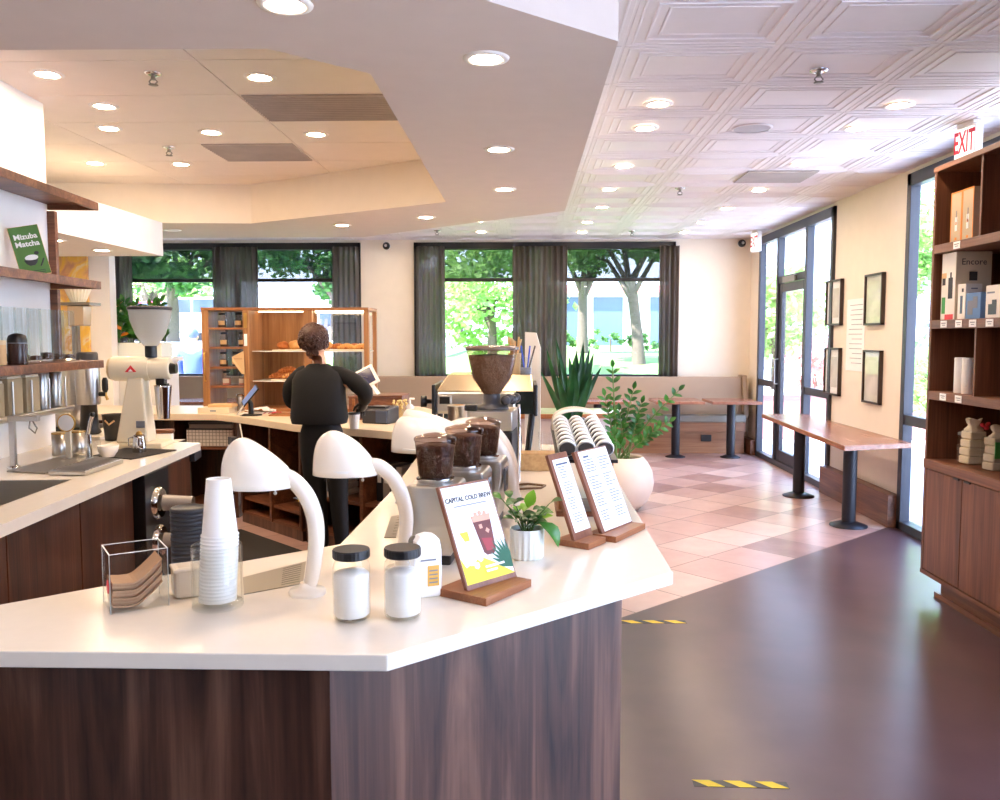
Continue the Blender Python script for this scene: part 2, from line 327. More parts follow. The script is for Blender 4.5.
# left wall stub with the shelves (turned 4.5 degrees)
dL = V((-.0785,.997,0)).normalized(); nL = V((.997,.0785,0)).normalized(); WE = V((-2.87,5.1,0))
pL = lambda s, d=0: WE + dL*s + nL*d            # s along the wall (0 at its end, negative towards the camera), d out of the wall
struct(MB().prism([pL(0),pL(-8.4),pL(-8.4,-.16),pL(0,-.16)], 0, 2.95).build('wall_left', W['wallw']), 'white wall carrying the wooden shelves')
struct(MB().box(XL,4.9,0,-2.95,5.02,2.95).build('wall_side', W['wallw']), 'white return wall behind the shelf wall')
struct(MB().box(XL,8.0,0,-3.93,8.12,2.6).build('wall_side', W['wallw']), 'pale wall carrying the yellow painting')
# tin ceiling: one embossed sheet
m = MB(); TX, TY = .72, .595; X0, Y0 = 1.17-TX*11, 4.04-.595*13
prof = [(0,.003),(.005,.003),(.008,0),(.030,0),(.033,-.004),(.039,-.004),(.042,0),(.085,0),(.088,-.005),(.095,-.005),(.099,.001),(.135,.003),(.138,-.001),(.145,-.001),(.149,.003)]
for i in range(15):
    for j in range(27):
        x0, y0 = X0+TX*i, Y0+TY*j; x1, y1 = x0+TX, y0+TY
        if x0 > 3.2 or y0 > 12.0: continue
        if y1 > 3.0 and y0 < 7.95 and x0 < -.5: continue
        vs = []; fs = []
        for d, h in prof:
            vs += [(x0+d,y0+d,ZC+h),(x1-d,y0+d,ZC+h),(x1-d,y1-d,ZC+h),(x0+d,y1-d,ZC+h)]
        k = len(prof)
        for q in range(k-1):
            for s in range(4): fs.append((q*4+s, (q+1)*4+s, (q+1)*4+(s+1)%4, q*4+(s+1)%4))
        fs.append(((k-1)*4+3,(k-1)*4+2,(k-1)*4+1,(k-1)*4)); m.add(vs, fs)
m.box(XL-.2,YB-.2,3.02,XR+.2,YF+.2,3.2)
struct(m.build('ceiling', W['tin']), 'white embossed tin tile ceiling')
# soffit with an angled recess
outer = [(-.56,2.33),(.325,3.08),(.325,5.7),(.25,7.15),(-1.66,8.85),(-6,8.95),(-6,YB),(-4.5,YB),(-.56,-1.5)]
outer = [(-.50,2.385),(.325,3.08),(.325,7.1),(-1.66,8.87),(-6,8.95),(-6,YB),(-.50,YB)]
rec = [(-4.6,3.06),(-.93,3.12),(-.61,3.42),(-.61,6.62),(-2.5,7.8),(-4.6,7.62)]
def ring_faces(z, flip=False):
    bm = bmesh.new()
    vo = [bm.verts.new((x,y,z)) for x,y in outer]; vi = [bm.verts.new((x,y,z)) for x,y in rec]
    eo = [bm.edges.new((vo[i],vo[(i+1)%len(vo)])) for i in range(len(vo))]; ei = [bm.edges.new((vi[i],vi[(i+1)%len(vi)])) for i in range(len(vi))]
    bmesh.ops.triangle_fill(bm, edges=eo+ei, use_beauty=True)
    bm.verts.index_update(); vs = [v.co.copy() for v in bm.verts]; fs = [[v.index for v in f.verts] for f in bm.faces]
    def inside(c, poly):
        r = False; n = len(poly)
        for i in range(n):
            (x1,y1),(x2,y2) = poly[i], poly[(i+1)%n]
            if (y1 > c.y) != (y2 > c.y) and c.x < (x2-x1)*(c.y-y1)/(y2-y1)+x1: r = not r
        return r
    keep = []
    for f in fs:
        c = (vs[f[0]]+vs[f[1]]+vs[f[2]])/3
        if inside(c, outer) and not inside(c, rec): keep.append(f)
    bm.free(); return vs, keep
m = MB(); vs, fs = ring_faces(ZS); m.add(vs, fs)
for i in range(len(outer)):
    a, b = outer[i], outer[(i+1)%len(outer)]; m.quad((*a,ZS),(*b,ZS),(*b,3.02),(*a,3.02))
struct(m.build('trim_1', W['soffit']), 'smooth dropped soffit over the bar')
m = MB()
for i in range(len(rec)):
    a, b = rec[i], rec[(i+1)%len(rec)]; m.quad((*a,ZS),(*b,ZS),(*b,ZR+.02),(*a,ZR+.02))
struct(m.build('trim_2', W['wall']), 'cream sides of the ceiling recess')
# recess ceiling: flat lay-in panels with dark gaps
m = MB(); m.box(-4.75,2.9,ZR+.02,-.5,7.95,ZR+.06)
struct(m.build('trim_3', W['gap']), 'grid behind the recess panels')
m = MB()
for i in range(-3,5):
    for j in range(-3,7):
        x0, y0 = -1.65-.71*i, 4.33+.61*j
        if (i % 2): continue
        wide = 2
        xa, xb, ya, yb = x0-.71*wide+.004, x0-.004, y0+.004, y0+.61-.004
        if (i,j) in (): continue
        xa, xb = max(xa,-4.6), min(xb,-.55); ya, yb = max(ya,3.0), min(yb,7.85)
        if xb-xa > .02 and yb-ya > .02: m.box(xa,ya,ZR,xb,yb,ZR+.02)
struct(m.build('ceiling', W['panel']), 'flat cream panels of the recess ceiling')
# lower soffit over the side area
struct(MB().box(-5.9,5.15,2.3,-3.29,7.72,2.6).build('trim_4', W['wallw']), 'low white bulkhead at the side')
# baseboards and low wall cladding
m = MB(); m.box(XR-.1,7.0,0,XR,8.62,.27)
struct(m.build('baseboard_right', W['walnutyy'], bevel=.004), 'brown wooden baseboard under the picture wall')
struct(MB().box(2.99,11.3,0,XR,YF,.2).build('baseboard_far', W['walnutyy'], bevel=.004))
# --- windows
def frame_y(name, xa, xb, z0, z1, muls, rail, label):
    m = MB(); y0, y1 = YF+.02, YF+.1; w = .05
    m.box(xa,y0-.06,z0,xa+w,y1,z1); m.box(xb-w,y0-.06,z0,xb,y1,z1); m.box(xa,y0-.06,z1-.09,xb,y1,z1); m.box(xa,y0,z0,xb,y1,z0+w)
    for x in muls: m.box(x-.04,y0,z0,x+.04,y1,z1)
    o = struct(m.build(name, W['blackfr'], bevel=.003), label)
    g = MB().box(xa+.02,YF+.055,z0+.02,xb-.02,YF+.061,z1-.02).build('pane', W['glassw'], o)
    s = MB().box(xa,YF-.03,z0-.035,xb,YF+.1,z0+.001).build('window_sill', W['wallw'], o, bevel=.004)
    return o
frame_y('window_1', W1[0], W1[1], ZS0, ZS1, [-4.02], 0, 'black framed window behind the pastry case')
frame_y('window_2', W2[0], W2[1], ZS0, ZS1, [.27], 0, 'black framed window behind the espresso machine')
def frame_x(name, ya, yb, vs, rails, label, door=None):
    m = MB(); x0, x1 = XR-.03, XR+.05; w = .07
    m.box(x0,ya,0,x1,ya+w,2.86); m.box(x0,yb-w,0,x1,yb,2.86); m.box(x0,ya,2.76,x1,yb,2.86); m.box(x0,ya,0,x1,yb,.07)
    for y in vs: m.box(x0,y-w/2,.0,x1,y+w/2,2.8)
    for (a,b,z) in rails: m.box(x0+.01,a,z-.04,x1-.01,b,z+.04)
    o = struct(m.build(name, W['frame'], bevel=.004), label)
    MB().box(XR+.01,ya+.03,.05,XR+.018,yb-.03,2.8).build('pane', W['glassw'], o)
    return o
frame_x('window_3', A0, A1, [9.43,10.48], [(A0,9.43,.98),(10.48,A1,.98),(9.43,10.48,2.25)], 'dark aluminium storefront with glass door')
frame_x('window_4', B0, B1, [5.35], [(B0,B1,.9)], 'tall dark framed window beside the shelving unit')
frame_x('window_5', D0, D1, [.8], [], 'storefront glazing beside the camera')
# door leaf
m = MB(); x0, x1 = XR-.005, XR+.045
for (a,b,z0,z1) in ((9.47,9.57,.02,2.2),(10.34,10.44,.02,2.2),(9.57,10.34,2.1,2.2),(9.57,10.34,.02,.2)): m.box(x0,a,z0,x1,b,z1)
o = struct(m.build('door_1', W['frame'], bevel=.004), 'dark framed glass entrance door')
MB().tube([(XR-.02,10.38,1.0),(XR-.07,10.38,1.0),(XR-.07,10.38,1.3),(XR-.02,10.38,1.3)], .012).build('door_handle', W['steeld'], o)
MB().box(XR-.05,9.75,2.2,XR-.005,10.2,2.27).build('door_closer', W['steeld'], o, bevel=.004)

# ------------------------------------------------------------------ downlights
def make_light(r, warm=True):
    t = thing('downlight', '', 'ceiling light')
    MB().lathe([(r*.78,-.001),(r*.8,-.006),(r*1.0,-.008),(r*1.22,-.004),(r*1.25,0)], n=28, cap=False).build('trim_ring', W['ring'], t)
    MB().lathe([(r*.8,-.002),(r*.45,-.007),(.0005,-.009)], n=28, cap=False).build('lens', W['lens'], t)
    return t
L0 = make_light(.07)
lights = []
def put_light(px, py, z, label, group, first=[True]):
    p = atz(px, py, z)
    if first[0]: o = L0; first[0] = False; o['label'] = label; o['group'] = group; o.location = p
    else: o = dup(L0, label, p, group=group)
    lights.append(o)
R_ = [((47,74),'nearest to the shelf wall'),((260,77),'beside the large grey vent'),((104,106),'in the middle of the left half, nearer one'),((109,128),'in the middle of the left half, farther one'),((211,132),'just left of the smaller vent'),((316,134),'right of the smaller vent near the recess edge'),((95,163),'far left beside the cream recess face'),((181,164),'far middle beside the second sprinkler')]
for (p, s) in R_: put_light(*p, ZR, 'round glowing downlight in the ceiling recess, '+s, 'downlights in the recess')
S_ = [((285,4),'cut by the top edge of the photo'),((486,58),'large one right of the recess vent'),((499,149),'third from the camera along the right band'),((504,189),'fourth from the camera along the right band'),((426,217),'on the far diagonal band near the window'),((342,225),'on the far band above the person'),((172,230),'on the far band at the left, unlit looking')]
for (p, s) in S_: put_light(*p, ZS, 'round downlight in the smooth dropped soffit, '+s, 'downlights in the soffit')
ch = [c for c in C.objects if c.parent == lights[-1] and c.name.startswith('lens')][0]; ch.data = ch.data.copy(); ch.data.materials[0] = W['lensoff']
T_ = [(658,104),(645,128),(623,166),(609,189),(602,207),(587,222),(582,232)]
for i, p in enumerate(T_): put_light(*p, ZC, 'downlight in the tin ceiling, %s from the camera in the row beside the soffit' % ORD[i], 'downlights in the tin ceiling')
T_ = [(899,105),(857,128),(800,164),(759,190),(727,208),(702,222),(684,232)]
for i, p in enumerate(T_): put_light(*p, ZC, 'downlight in the tin ceiling, %s from the camera in the row near the glass door' % ORD[i], 'downlights in the tin ceiling')
for p, s in (((382,231.7),'left one above the security camera'),((481,231.7),'right one above the middle window'),((478,221),'nearer one behind the soffit corner')): put_light(*p, ZC, 'small far downlight in the tin ceiling, '+s, 'downlights in the tin ceiling')
for p, s in (((54,240),'left'),((102,250),'right')): put_light(*p, 2.3, 'downlight under the low white bulkhead, %s one of two' % s, 'downlights under the bulkhead')
for k, (x, y, z) in enumerate([(1.6,1.0,ZC),(2.5,1.0,ZC),(-1.3,1.0,ZS)]):
    dup(L0, 'unseen round downlight in the ceiling near the camera', (x,y,z), group='downlights behind the camera')  # the soffit one is out of view, added to warm the bar
# warm pools over the bar keep the same fixtures
# ------------------------------------------------------------------ sprinklers, speaker, vents, cameras
def sprinkler():
    t = thing('ceiling_sprinkler','', 'sprinkler')
    MB().lathe([(.045,0),(.045,-.006),(.03,-.012),(.02,-.012)], n=20).build('escutcheon', W['chrome'], t)
    m = MB(); m.cyl((0,0,-.01),(0,0,-.035),.012); m.tube([(-.008,0,-.03),(-.022,0,-.045),(-.008,0,-.06)],.004,6); m.tube([(.008,0,-.03),(.022,0,-.045),(.008,0,-.06)],.004,6); m.build('head', W['steeld'], t)
    MB().lathe([(.006,-.055),(.025,-.06),(.025,-.063),(.006,-.064)], n=12).build('deflector', W['steeld'], t)
    return t
sp0 = sprinkler(); first = True
for p, z, s in (((819,70),ZC,'in the tin ceiling near the camera side'),((680,188),ZC,'in the middle of the tin ceiling'),((437,230),ZC,'in the tin ceiling above the left part of the middle window'),((632,231),ZC,'in the tin ceiling above the right part of the middle window'),((153,73),ZR,'in the recess, larger one left of the vent'),((169,147),ZR,'in the recess, farther one near the cream face')):
    q = atz(*p, z); l = 'chrome pendent fire sprinkler '+s
    if first: sp0.location = q; sp0['label'] = l; sp0['group'] = 'fire sprinklers'; first = False
    else: dup(sp0, l, q, group='fire sprinklers')
t = thing('ceiling_speaker','flush round ceiling speaker in the tin ceiling','speaker', atz(752,128,ZC))
MB().lathe([(.13,0),(.125,-.008),(.115,-.008)], n=32, cap=False).build('rim', W['tin'], t); MB().lathe([(.117,-.004),(.06,-.006),(.0005,-.007)], n=32, cap=False).build('grille', pbr('speaker_mesh','#b9b2b4',.6,var=.2,vscale=200), t)
def vent(label, pts, z, mat, slats):
    c = sum((V(p) for p in pts), V((0,0,0)))/4; t = thing('ceiling_vent', label, 'vent', c)
    q = [V(p)-c for p in pts]; MB().slab(q, (0,0,-1), .008).build('face', mat, t)
    m = MB()
    for i in range(1,slats):
        a = q[0].lerp(q[3], i/slats); b = q[1].lerp(q[2], i/slats); m.slab([a+V((0,0,-.008)),b+V((0,0,-.008)),b+V((0,.006,-.012)),a+V((0,.006,-.012))],(0,0,-1),.002)
    m.build('grille', mat, t)
x, y = -1.65, 4.94
vent('large dusty grey return vent in the ceiling recess', [(x+.02,4.95,ZR),(-.66,4.95,ZR),(-.66,5.52,ZR),(x+.02,5.52,ZR)], ZR, W['vent'], 14)
vent('smaller dusty grey vent panel farther back in the ceiling recess', [(-2.33,6.17,ZR),(-1.67,6.17,ZR),(-1.67,6.75,ZR),(-2.33,6.75,ZR)], ZR, W['vent'], 14)
c = atz(775,176,ZC); vent('white slotted air vent in the tin ceiling near the exit sign', [(c.x-.28,c.y-.25,ZC-.004),(c.x+.28,c.y-.25,ZC-.004),(c.x+.28,c.y+.25,ZC-.004),(c.x-.28,c.y+.25,ZC-.004)], ZC, W['vent'], 12)
def camera(label, p, d):
    t = thing('security_camera', label, 'security camera', p); d = V(d)
    MB().cyl((0,0,0), -d*.05, .045, .045, 16).build('mount', W['whitem'], t); MB().ell(-d*.075, .052).build('dome', W['black'], t); MB().cyl(-d*.12,-d*.135,.02).build('camera_lens', W['chrome'], t)
camera('small black dome camera on the cream pier between the windows', (-1.9,YF-.001,2.81), (0,1,0))
camera('small black camera high in the far right corner', (2.93,YF-.001,2.83), (.0,1,0))
# exit signs
def exit_sign(label, p, rz, w=.30, h=.2, sq=1):
    t = thing('exit_sign', label, 'exit sign', p, rz)
    MB().box(-.08,-.03,-.025,.08,.03,0).build('canopy', W['whitem'], t, bevel=.004); MB().box(-w/2,-.028,-.025-h,w/2,.028,-.025).build('housing', W['whitem'], t, bevel=.006)
    MB().box(-w/2+.012,-.031,-.013-h,w/2-.012,-.0285,-.037).build('face', W['exitf'], t)
    text('EXIT','lettering',.185,W['redx'],t, basis((sq,0,0),(0,0,1),(0,-1,0),(0,-.032,-.025-h/2)), bold=.004)
p = atz(958,126,ZC); exit_sign('EXIT sign with red letters hanging above the shelving unit', (2.765,5.50,ZC), radians(-80), .19, .2, .5)
p = atz(757,228,ZC); exit_sign('EXIT sign with red letters in the far corner by the glass door', (2.90,10.9,ZC), radians(-80), .2, .24, .5)
# ================================================================== OUTDOORS
def gz(y): 
    for (a,za),(b,zb) in (((0,-.1),(15,-.05)),((15,-.05),(23,1.02)),((23,1.02),(90,1.4))):
        if y <= b: return za+(zb-za)*max(0,(y-a))/(b-a)
    return 1.4
m = MB()
for (a,b) in ((12.05,15),(15,23),(23,90)): m.quad((-60,a,gz(a)),(3.3+.17*(a-12),a,gz(a)),(3.3+.17*(b-12),b,gz(b)),(-60,b,gz(b)), 0)
tag(m.build('lawn', W['grass']), 'green lawn rising outside the far windows', 'lawn', kind='structure')
m = MB(); m.box(3.19,-8,-.3,60,70.0,-.11); m.prism([(-60,23.2),(-2.2,23.2),(-2.2,60),(-60,60)],.9,1.43); m.prism([(-60,12.1),(-3.2,12.1),(-3.2,15.0),(-60,15.0)],-.3,-.03); m.box(-40,-25,-.3,40,-3.62,-.1)
tag(m.build('pavement', W['asphalt']), 'bright concrete pavement outside the storefront', 'pavement', kind='structure')
def foliage(m, c, r, n, s, clumps=26, seed=1, mi=0):
    R = random.Random(seed); c = V(c)
    cl = []
    for _ in range(clumps):
        d = V((R.gauss(0,1),R.gauss(0,1),R.gauss(0,1))).normalized()*(R.random()**.4)
        cl.append(c+V((d.x*r[0],d.y*r[1],d.z*r[2])))
    cr = .34*min(r)
    for i in range(n):
        q = R.choice(cl); d = V((R.gauss(0,1),R.gauss(0,1),R.gauss(0,.8)))*cr*.55
        a = V((R.uniform(-1,1),R.uniform(-1,1),R.uniform(-.6,.6))).normalized(); b = a.cross(V((R.uniform(-1,1),R.uniform(-1,1),R.uniform(-1,1)))).normalized()
        l = s*R.uniform(.6,1.3); p = q+d
        m.add([p-a*l*.5, p+b*l*.28, p+a*l*.5, p-b*l*.28], [(0,1,2,3)], mi)
    return cl
def tree(name, label, x, y, h, tr, r, mat, n=1800, s=.22, seed=1, z=None, cz=None, group='trees outside the windows', lean=0, clumps=30):
    g = gz(y) if z is None else z; t = thing(name, label, 'tree', (x,y,g), 0, group)
    cz = h-r[2]*.8 if cz is None else cz
    fm = MB(); cl = foliage(fm, (lean,0,cz), r, n, s, clumps, seed); fm.build('foliage', mat, t)
    tm = MB(); R = random.Random(seed+5); top = V((lean*.8,0,cz*.62))
    tm.tube([(0,0,-.3),(lean*.2,0,top.z*.3),(lean*.5,.05,top.z*.65),top], [tr*1.35,tr,tr*.9,tr*.75], 9)
    for k in range(7):
        e = R.choice(cl); mid = top.lerp(e,.5)+V((R.uniform(-.2,.2),0,R.uniform(.05,.3))); tm.tube([top-V((0,0,R.uniform(0,top.z*.3))),mid,e],[tr*.55,tr*.35,tr*.12],6)
    tm.build('trunk', W['bark'], t); return t
tree('leafy_tree','pale trunked tree right of the middle window, thick forked trunk', 2.95,22.0,6.2,.15,(2.6,1.1,1.2),W['tree'],4200,.26,3,cz=3.6,lean=-.3,clumps=46)
tree('leafy_tree','pale trunked tree behind the centre of the middle window', 1.85,27.5,6.2,.17,(2.6,1.2,1.4),W['tree'],3600,.26,4,cz=3.8,clumps=44)
tree('conifer_tree','bushy light green conifer behind the left part of the middle window', -.75,19.5,4.6,.12,(1.5,1.2,2.1),W['treel'],4200,.2,5,cz=2.3,clumps=60)
tree('leafy_tree','dark green tree top seen in the upper left window', -9.8,23.5,6.5,.18,(3.4,1.3,1.3),W['treed'],5200,.3,6,cz=3.2,clumps=60)
tree('leafy_tree','dark green tree left of the grey roofed building', -6.6,29.5,6.5,.16,(2.4,1.2,1.6),W['treed'],3600,.3,7,cz=3.6,clumps=44)
tree('leafy_tree','pale green distant tree behind the parked car', -16.8,38,6.0,.25,(4.0,2.0,2.2),W['treel'],2400,.35,8,cz=3.2)
tree('leafy_tree','dark tree behind the left pane of the middle window', -2.6,33.5,7.5,.18,(2.6,1.6,1.8),W['treed'],3200,.3,9,cz=4.2,clumps=44)
tree('leafy_tree','bright green tree seen through the glass door', 5.7,19.5,4,.11,(1.1,1.2,1.0),W['treel'],2400,.2,10,z=0,cz=2.1,clumps=40)
tree('leafy_tree','tall green tree seen through the storefront beside the pictures', 8.7,20.5,7,.14,(1.3,1.4,1.9),W['treel'],3000,.2,11,z=0,cz=3.5,clumps=40)
tree('leafy_tree','pale shrub like tree outside the tall window by the shelving', 5.9,12.0,2.6,.06,(.75,.8,.75),W['treel'],2200,.12,12,z=0,cz=1.05,clumps=36)
def shrub(label, x, y, r, mat, n, s, seed, z=None):
    t = thing('shrub', label, 'shrub', (x,y,gz(y) if z is None else z)); m = MB(); foliage(m,(0,0,r[2]*.8),r,n,s,24,seed); m.build('foliage',mat,t)
    m = MB(); [m.tube([(0,0,-.05),(r[0]*.4*cos(k*2),r[1]*.4*sin(k*2),r[2])],[.03,.008],5) for k in range(4)]; m.build('stems',W['bark'],t)
shrub('red leaved shrub outside the storefront', 5.6,16.3,(.7,.6,.7),W['redleaf'],900,.14,21,.3)
shrub('green shrub outside the glass door', 7.2,16.6,(.7,.7,.75),W['tree'],900,.13,22,.3)
t = thing('planter_wall','low brick red planter wall outside the glass door','planter',(4.6,14.2,-.1)); MB().box(-.9,-.2,0,2.4,.2,.72).build('wall',W['brick'],t); MB().box(-.95,-.24,.72,2.45,.24,.78).build('capstone',W['asphalt'],t)
m = MB(); foliage(m,(0,0,.35),(6,.4,.3),2600,.16,80,31); t = thing('hedge','low clipped hedge across the lawn','hedge',(3.5,30,1.1)); m.build('foliage',W['tree'],t); m = MB(); [m.tube([(k-5.5,0,-.1),(k-5.5,0,.4)],.03,5) for k in range(12)]; m.build('stems',W['bark'],t)
# buildings
t = thing('building','low building with a grey hipped roof behind the left window','building',(-9.2,36,1.1))
MB().box(-.2,0,-.3,6.6,6,2.1).build('wall',W['bwall'],t)
m = MB(); a=[(-.9,-.8,2.05),(7.2,-.8,2.05),(7.2,7,2.05),(-.9,7,2.05)]; m.add(a+[(2.6,3,4.0),(3.9,3,4.0)],[(0,1,5,4),(1,2,5),(2,3,4,5),(3,0,4),(3,2,1,0)]); m.build('roof',W['roof'],t)
for k in range(3):
    f = MB().box(.5+k*2.0,-.05,1.0,1.9+k*2.0,.02,1.45).build('window',W['bglass'],t)
t = thing('building','distant office block with blue panels and a pink roof edge','building',(1.2,44,1.2)); MB().box(0,0,-.3,9,6,2.6).build('wall',W['bwall'],t); MB().box(-.3,-.4,2.6,9.3,6,3.0).build('roof_edge',pbr('pink_roof_edge','#d98f8f',.8),t)
for x in (.2,2.3,5.2): MB().box(x,-.06,-.1,x+1.5,.02,2.4).build('window',W['bglass'],t)
t = thing('building','pale neighbouring building beyond the right hand windows','building',(10.5,11,-.1)); MB().box(0,0,0,6,26,6).build('wall',pbr('pale_blue_wall','#c3cfe2',.8),t); MB().box(-.3,-.2,6,6,26.2,6.3).build('roof_edge',W['roof'],t)
for k in range(4): MB().box(-.04,1.2+k*4.2,1.0,.02,3.6+k*4.2,3.2).build('window',W['bglass'],t)
# fence, car, man outside
t = thing('picket_fence','dark slatted fence across the car park','fence',(-12.6,31,1.08)); m = MB(); [m.box(k*.22,0,0,k*.22+.12,.04,1.15) for k in range(34)]; m.build('slats',W['roof'],t); m = MB(); m.box(0,.04,.2,7.5,.09,.3); m.box(0,.04,.85,7.5,.09,.95); m.build('rails',W['roof'],t)
def car(label, x, y, mat):
    t = thing('parked_car', label, 'car', (x,y,1.32 if y > 23.2 else gz(y)), radians(8))
    bm_ = [(-2.1,.35),(-2.1,.75),(-1.95,.88),(-1.25,.95),(-.6,1.42),(.75,1.45),(1.45,.98),(2.1,.86),(2.15,.4)]
    m = MB(); n=len(bm_); vs=[(a,-.85,b) for a,b in bm_]+[(a,.85,b) for a,b in bm_]; m.add(vs,[tuple(range(n)),tuple(range(2*n-1,n-1,-1))]+[(i,n+i,n+(i+1)%n,(i+1)%n) for i in range(n)]); m.build('body',mat,t,bevel=.06)
    m = MB(); m.add([(-1.05,-.86,.98),(-.55,-.86,1.36),(.05,-.86,1.38),(.05,-.86,.98)],[(0,3,2,1)]); m.add([(.12,-.86,.98),(.12,-.86,1.38),(.7,-.86,1.38),(1.2,-.86,1.0)],[(0,3,2,1)]); m.build('side_windows',W['bglass'],t)
    for sx in (-1.3,1.35): 
        for sy in (-.8,.8): MB().cyl((sx,sy-.1,.33),(sx,sy+.1,.33),.33,n=20).build('wheel',W['tyre'],t)
    MB().box(-2.12,-.7,.5,-2.08,-.4,.65).build('tail_light',W['carr'],t)
car('white car parked outside the left window', -10.2,26.2, W['carred'])
car('red car parked behind the white car outside', -12.4,29.0, W['carr'])

# ------------------------------------------------------------------ curtains and blinds
def curtain(label, xa, xb, z0=1.0, z1=2.80, folds=7, seed=1, flare=0):
    R = random.Random(seed); nx, nz = folds*10, 10; vs = []; ph = R.uniform(0,6)
    for j in range(nz+1):
        z = z0+(z1-z0)*j/nz; sq = 1-.10*sin(pi*j/nz)*0
        for i in range(nx+1):
            u = i/nx; w = sin(u*folds*2*pi+ph+.4*sin(3*u+j*.1))*.035*(1-.35*j/nz)+.012*sin(u*folds*5+j*.2)
            xc = (xa+xb)/2; x = xc+(xa-xc+(xb-xa)*u)*(1-flare*j/nz)
            vs.append((x, w, z))
    m = MB(); m.add(vs,[(j*(nx+1)+i,j*(nx+1)+i+1,(j+1)*(nx+1)+i+1,(j+1)*(nx+1)+i) for j in range(nz) for i in range(nx)],0,True)
    o = m.build('curtain', W['curtain'], loc=(0,YF-.09,0)); md = o.modifiers.new('s','SOLIDIFY'); md.thickness = .003
    tag(o, label, 'curtain', 'dark pleated window curtains')
f = lambda px: (px-525)/FOC*(YF-.05)
curtain('dark pleated curtain at the far left end of the left window', f(113),f(131),folds=4,seed=1)
curtain('dark double pleated curtain in the middle of the left window', f(213),f(259),folds=9,seed=2)
curtain('dark pleated curtain at the right end of the left window', f(332),f(360),folds=5,seed=3,flare=.05)
curtain('dark pleated curtain at the left end of the middle window', f(416),f(446),.98,folds=5,seed=4,flare=.06)
curtain('wide dark pleated curtain in the centre of the middle window', f(513),f(566),.98,folds=10,seed=5,flare=-.02)
curtain('narrow dark curtain at the right end of the middle window', f(657),f(676),.98,folds=4,seed=6)
def blind(label, xa, xb, z0=2.37, z1=2.8):
    t = thing('roller_blind', label, 'blind', ((xa+xb)/2,YF-.0,0)); w=(xb-xa)/2
    MB().box(-w,.012,z0,w,.014,z1).build('screen',W['blind'],t); MB().box(-w,.004,z0-.045,w,.022,z0+.005).build('hem_bar',W['black'],t,bevel=.004); MB().cyl((-w,.018,2.79),(w,.018,2.79),.028).build('roller',W['black'],t)
blind('dark sheer roller blind, leftmost, above the parked car', f(126),f(222)); blind('dark sheer roller blind above the grey roofed building', f(250),f(340))
blind('dark sheer roller blind in the left half of the middle window', f(438),f(530)); blind('dark sheer roller blind in the right half of the middle window', f(552),f(668))

# ------------------------------------------------------------------ banquette, tables
t = thing('banquette_bench','long taupe upholstered bench along the far wall','bench',(0,0,0))
m = MB(); m.add([(-5.9,11.53,.50),(2.93,11.53,.50),(2.93,11.645,.50),(-5.9,11.645,.50),(-5.9,11.59,1.03),(2.93,11.59,1.03),(2.93,11.645,1.03),(-5.9,11.645,1.03)],[(0,3,2,1),(4,5,6,7),(0,1,5,4),(1,2,6,5),(2,3,7,6),(3,0,4,7)]); m.build('backrest',W['taupe'],t,bevel=.012)
MB().box(-5.9,11.36,.43,2.95,11.60,.53).build('seat_cushion',W['seatc'],t,bevel=.02)
MB().box(-5.9,11.40,.30,2.95,11.645,.43).build('seat_rail',W['bench'],t,bevel=.004); MB().box(-5.9,11.47,0,2.95,11.645,.30).build('plinth',W['bench'],t)
m = MB(); m.add([(2.93,11.4,.5),(2.99,11.4,.5),(2.99,11.78,.5),(2.93,11.78,.5),(2.93,11.55,1.05),(2.99,11.55,1.05),(2.99,11.78,1.05),(2.93,11.78,1.05)],[(0,3,2,1),(4,5,6,7),(0,1,5,4),(1,2,6,5),(2,3,7,6),(3,0,4,7)]); m.build('end_panel',W['taupe'],t,bevel=.006)
p = aty(706,438,11.46); o = MB().box(-.07,-.012,-.045,.07,0,.045).build('floor_outlet',W['black'],loc=p,bevel=.004); tag(o,'black socket plate on the wooden bench plinth','socket')
def two_top(label, x, y, w=.62, d=.66, rz=0):
    t = thing('cafe_table',label,'table',(x,y,0),rz,'small tables along the bench')
    MB().box(-w/2,-d/2,.715,w/2,d/2,.75).build('tabletop',W['tabletop'],t,bevel=.004); MB().cyl((0,0,.02),(0,0,.715),.055,n=20).build('column',W['blackm'],t)
    MB().lathe([(.13,0),(.13,.008),(.07,.03),(.05,.035)],n=24).build('base',W['blackm'],t); MB().box(-.14,-.14,.705,.14,.14,.716).build('mounting_plate',W['blackm'],t); return t
two_top('small wooden table on a dark column, left of the pair by the bench end',1.97,11.12); two_top('small wooden table on a dark column, nearest the glass door',2.68,11.1)
two_top('small wooden table at the bench behind the snake plant',.95,11.1,.8); two_top('small wooden table far left, behind the white grinder',-4.6,9.0,1.5,.7); two_top('small wooden table behind the jar cabinet',-3.9,10.9,1.4,.66)
# rounded pickup table with pale front and glossy top, its green reflection put into the colour
t = thing('service_table','pale panelled table end with a shiny top painted with its green reflection and wood edge','table',(0,0,0))
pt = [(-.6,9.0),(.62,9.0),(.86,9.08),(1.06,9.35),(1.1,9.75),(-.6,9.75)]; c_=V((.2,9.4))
MB().prism(pt,.70,.75).build('wood_edge',W['oakx'],t,bevel=.006); MB().prism([(c_.x+(x-c_.x)*.985,c_.y+(y-c_.y)*.97) for x,y in pt],.7505,.754).build('glossy_top',pbr('green_reflection_top','#bcd6a8',.15),t); MB().prism([(c_.x+(x-c_.x)*.86,c_.y+(y-c_.y)*.86) for x,y in pt],0,.70).build('panel',pbr('pale_panel','#b9aaa0',.6,var=.1,stretch=(20,20,.5)),t)
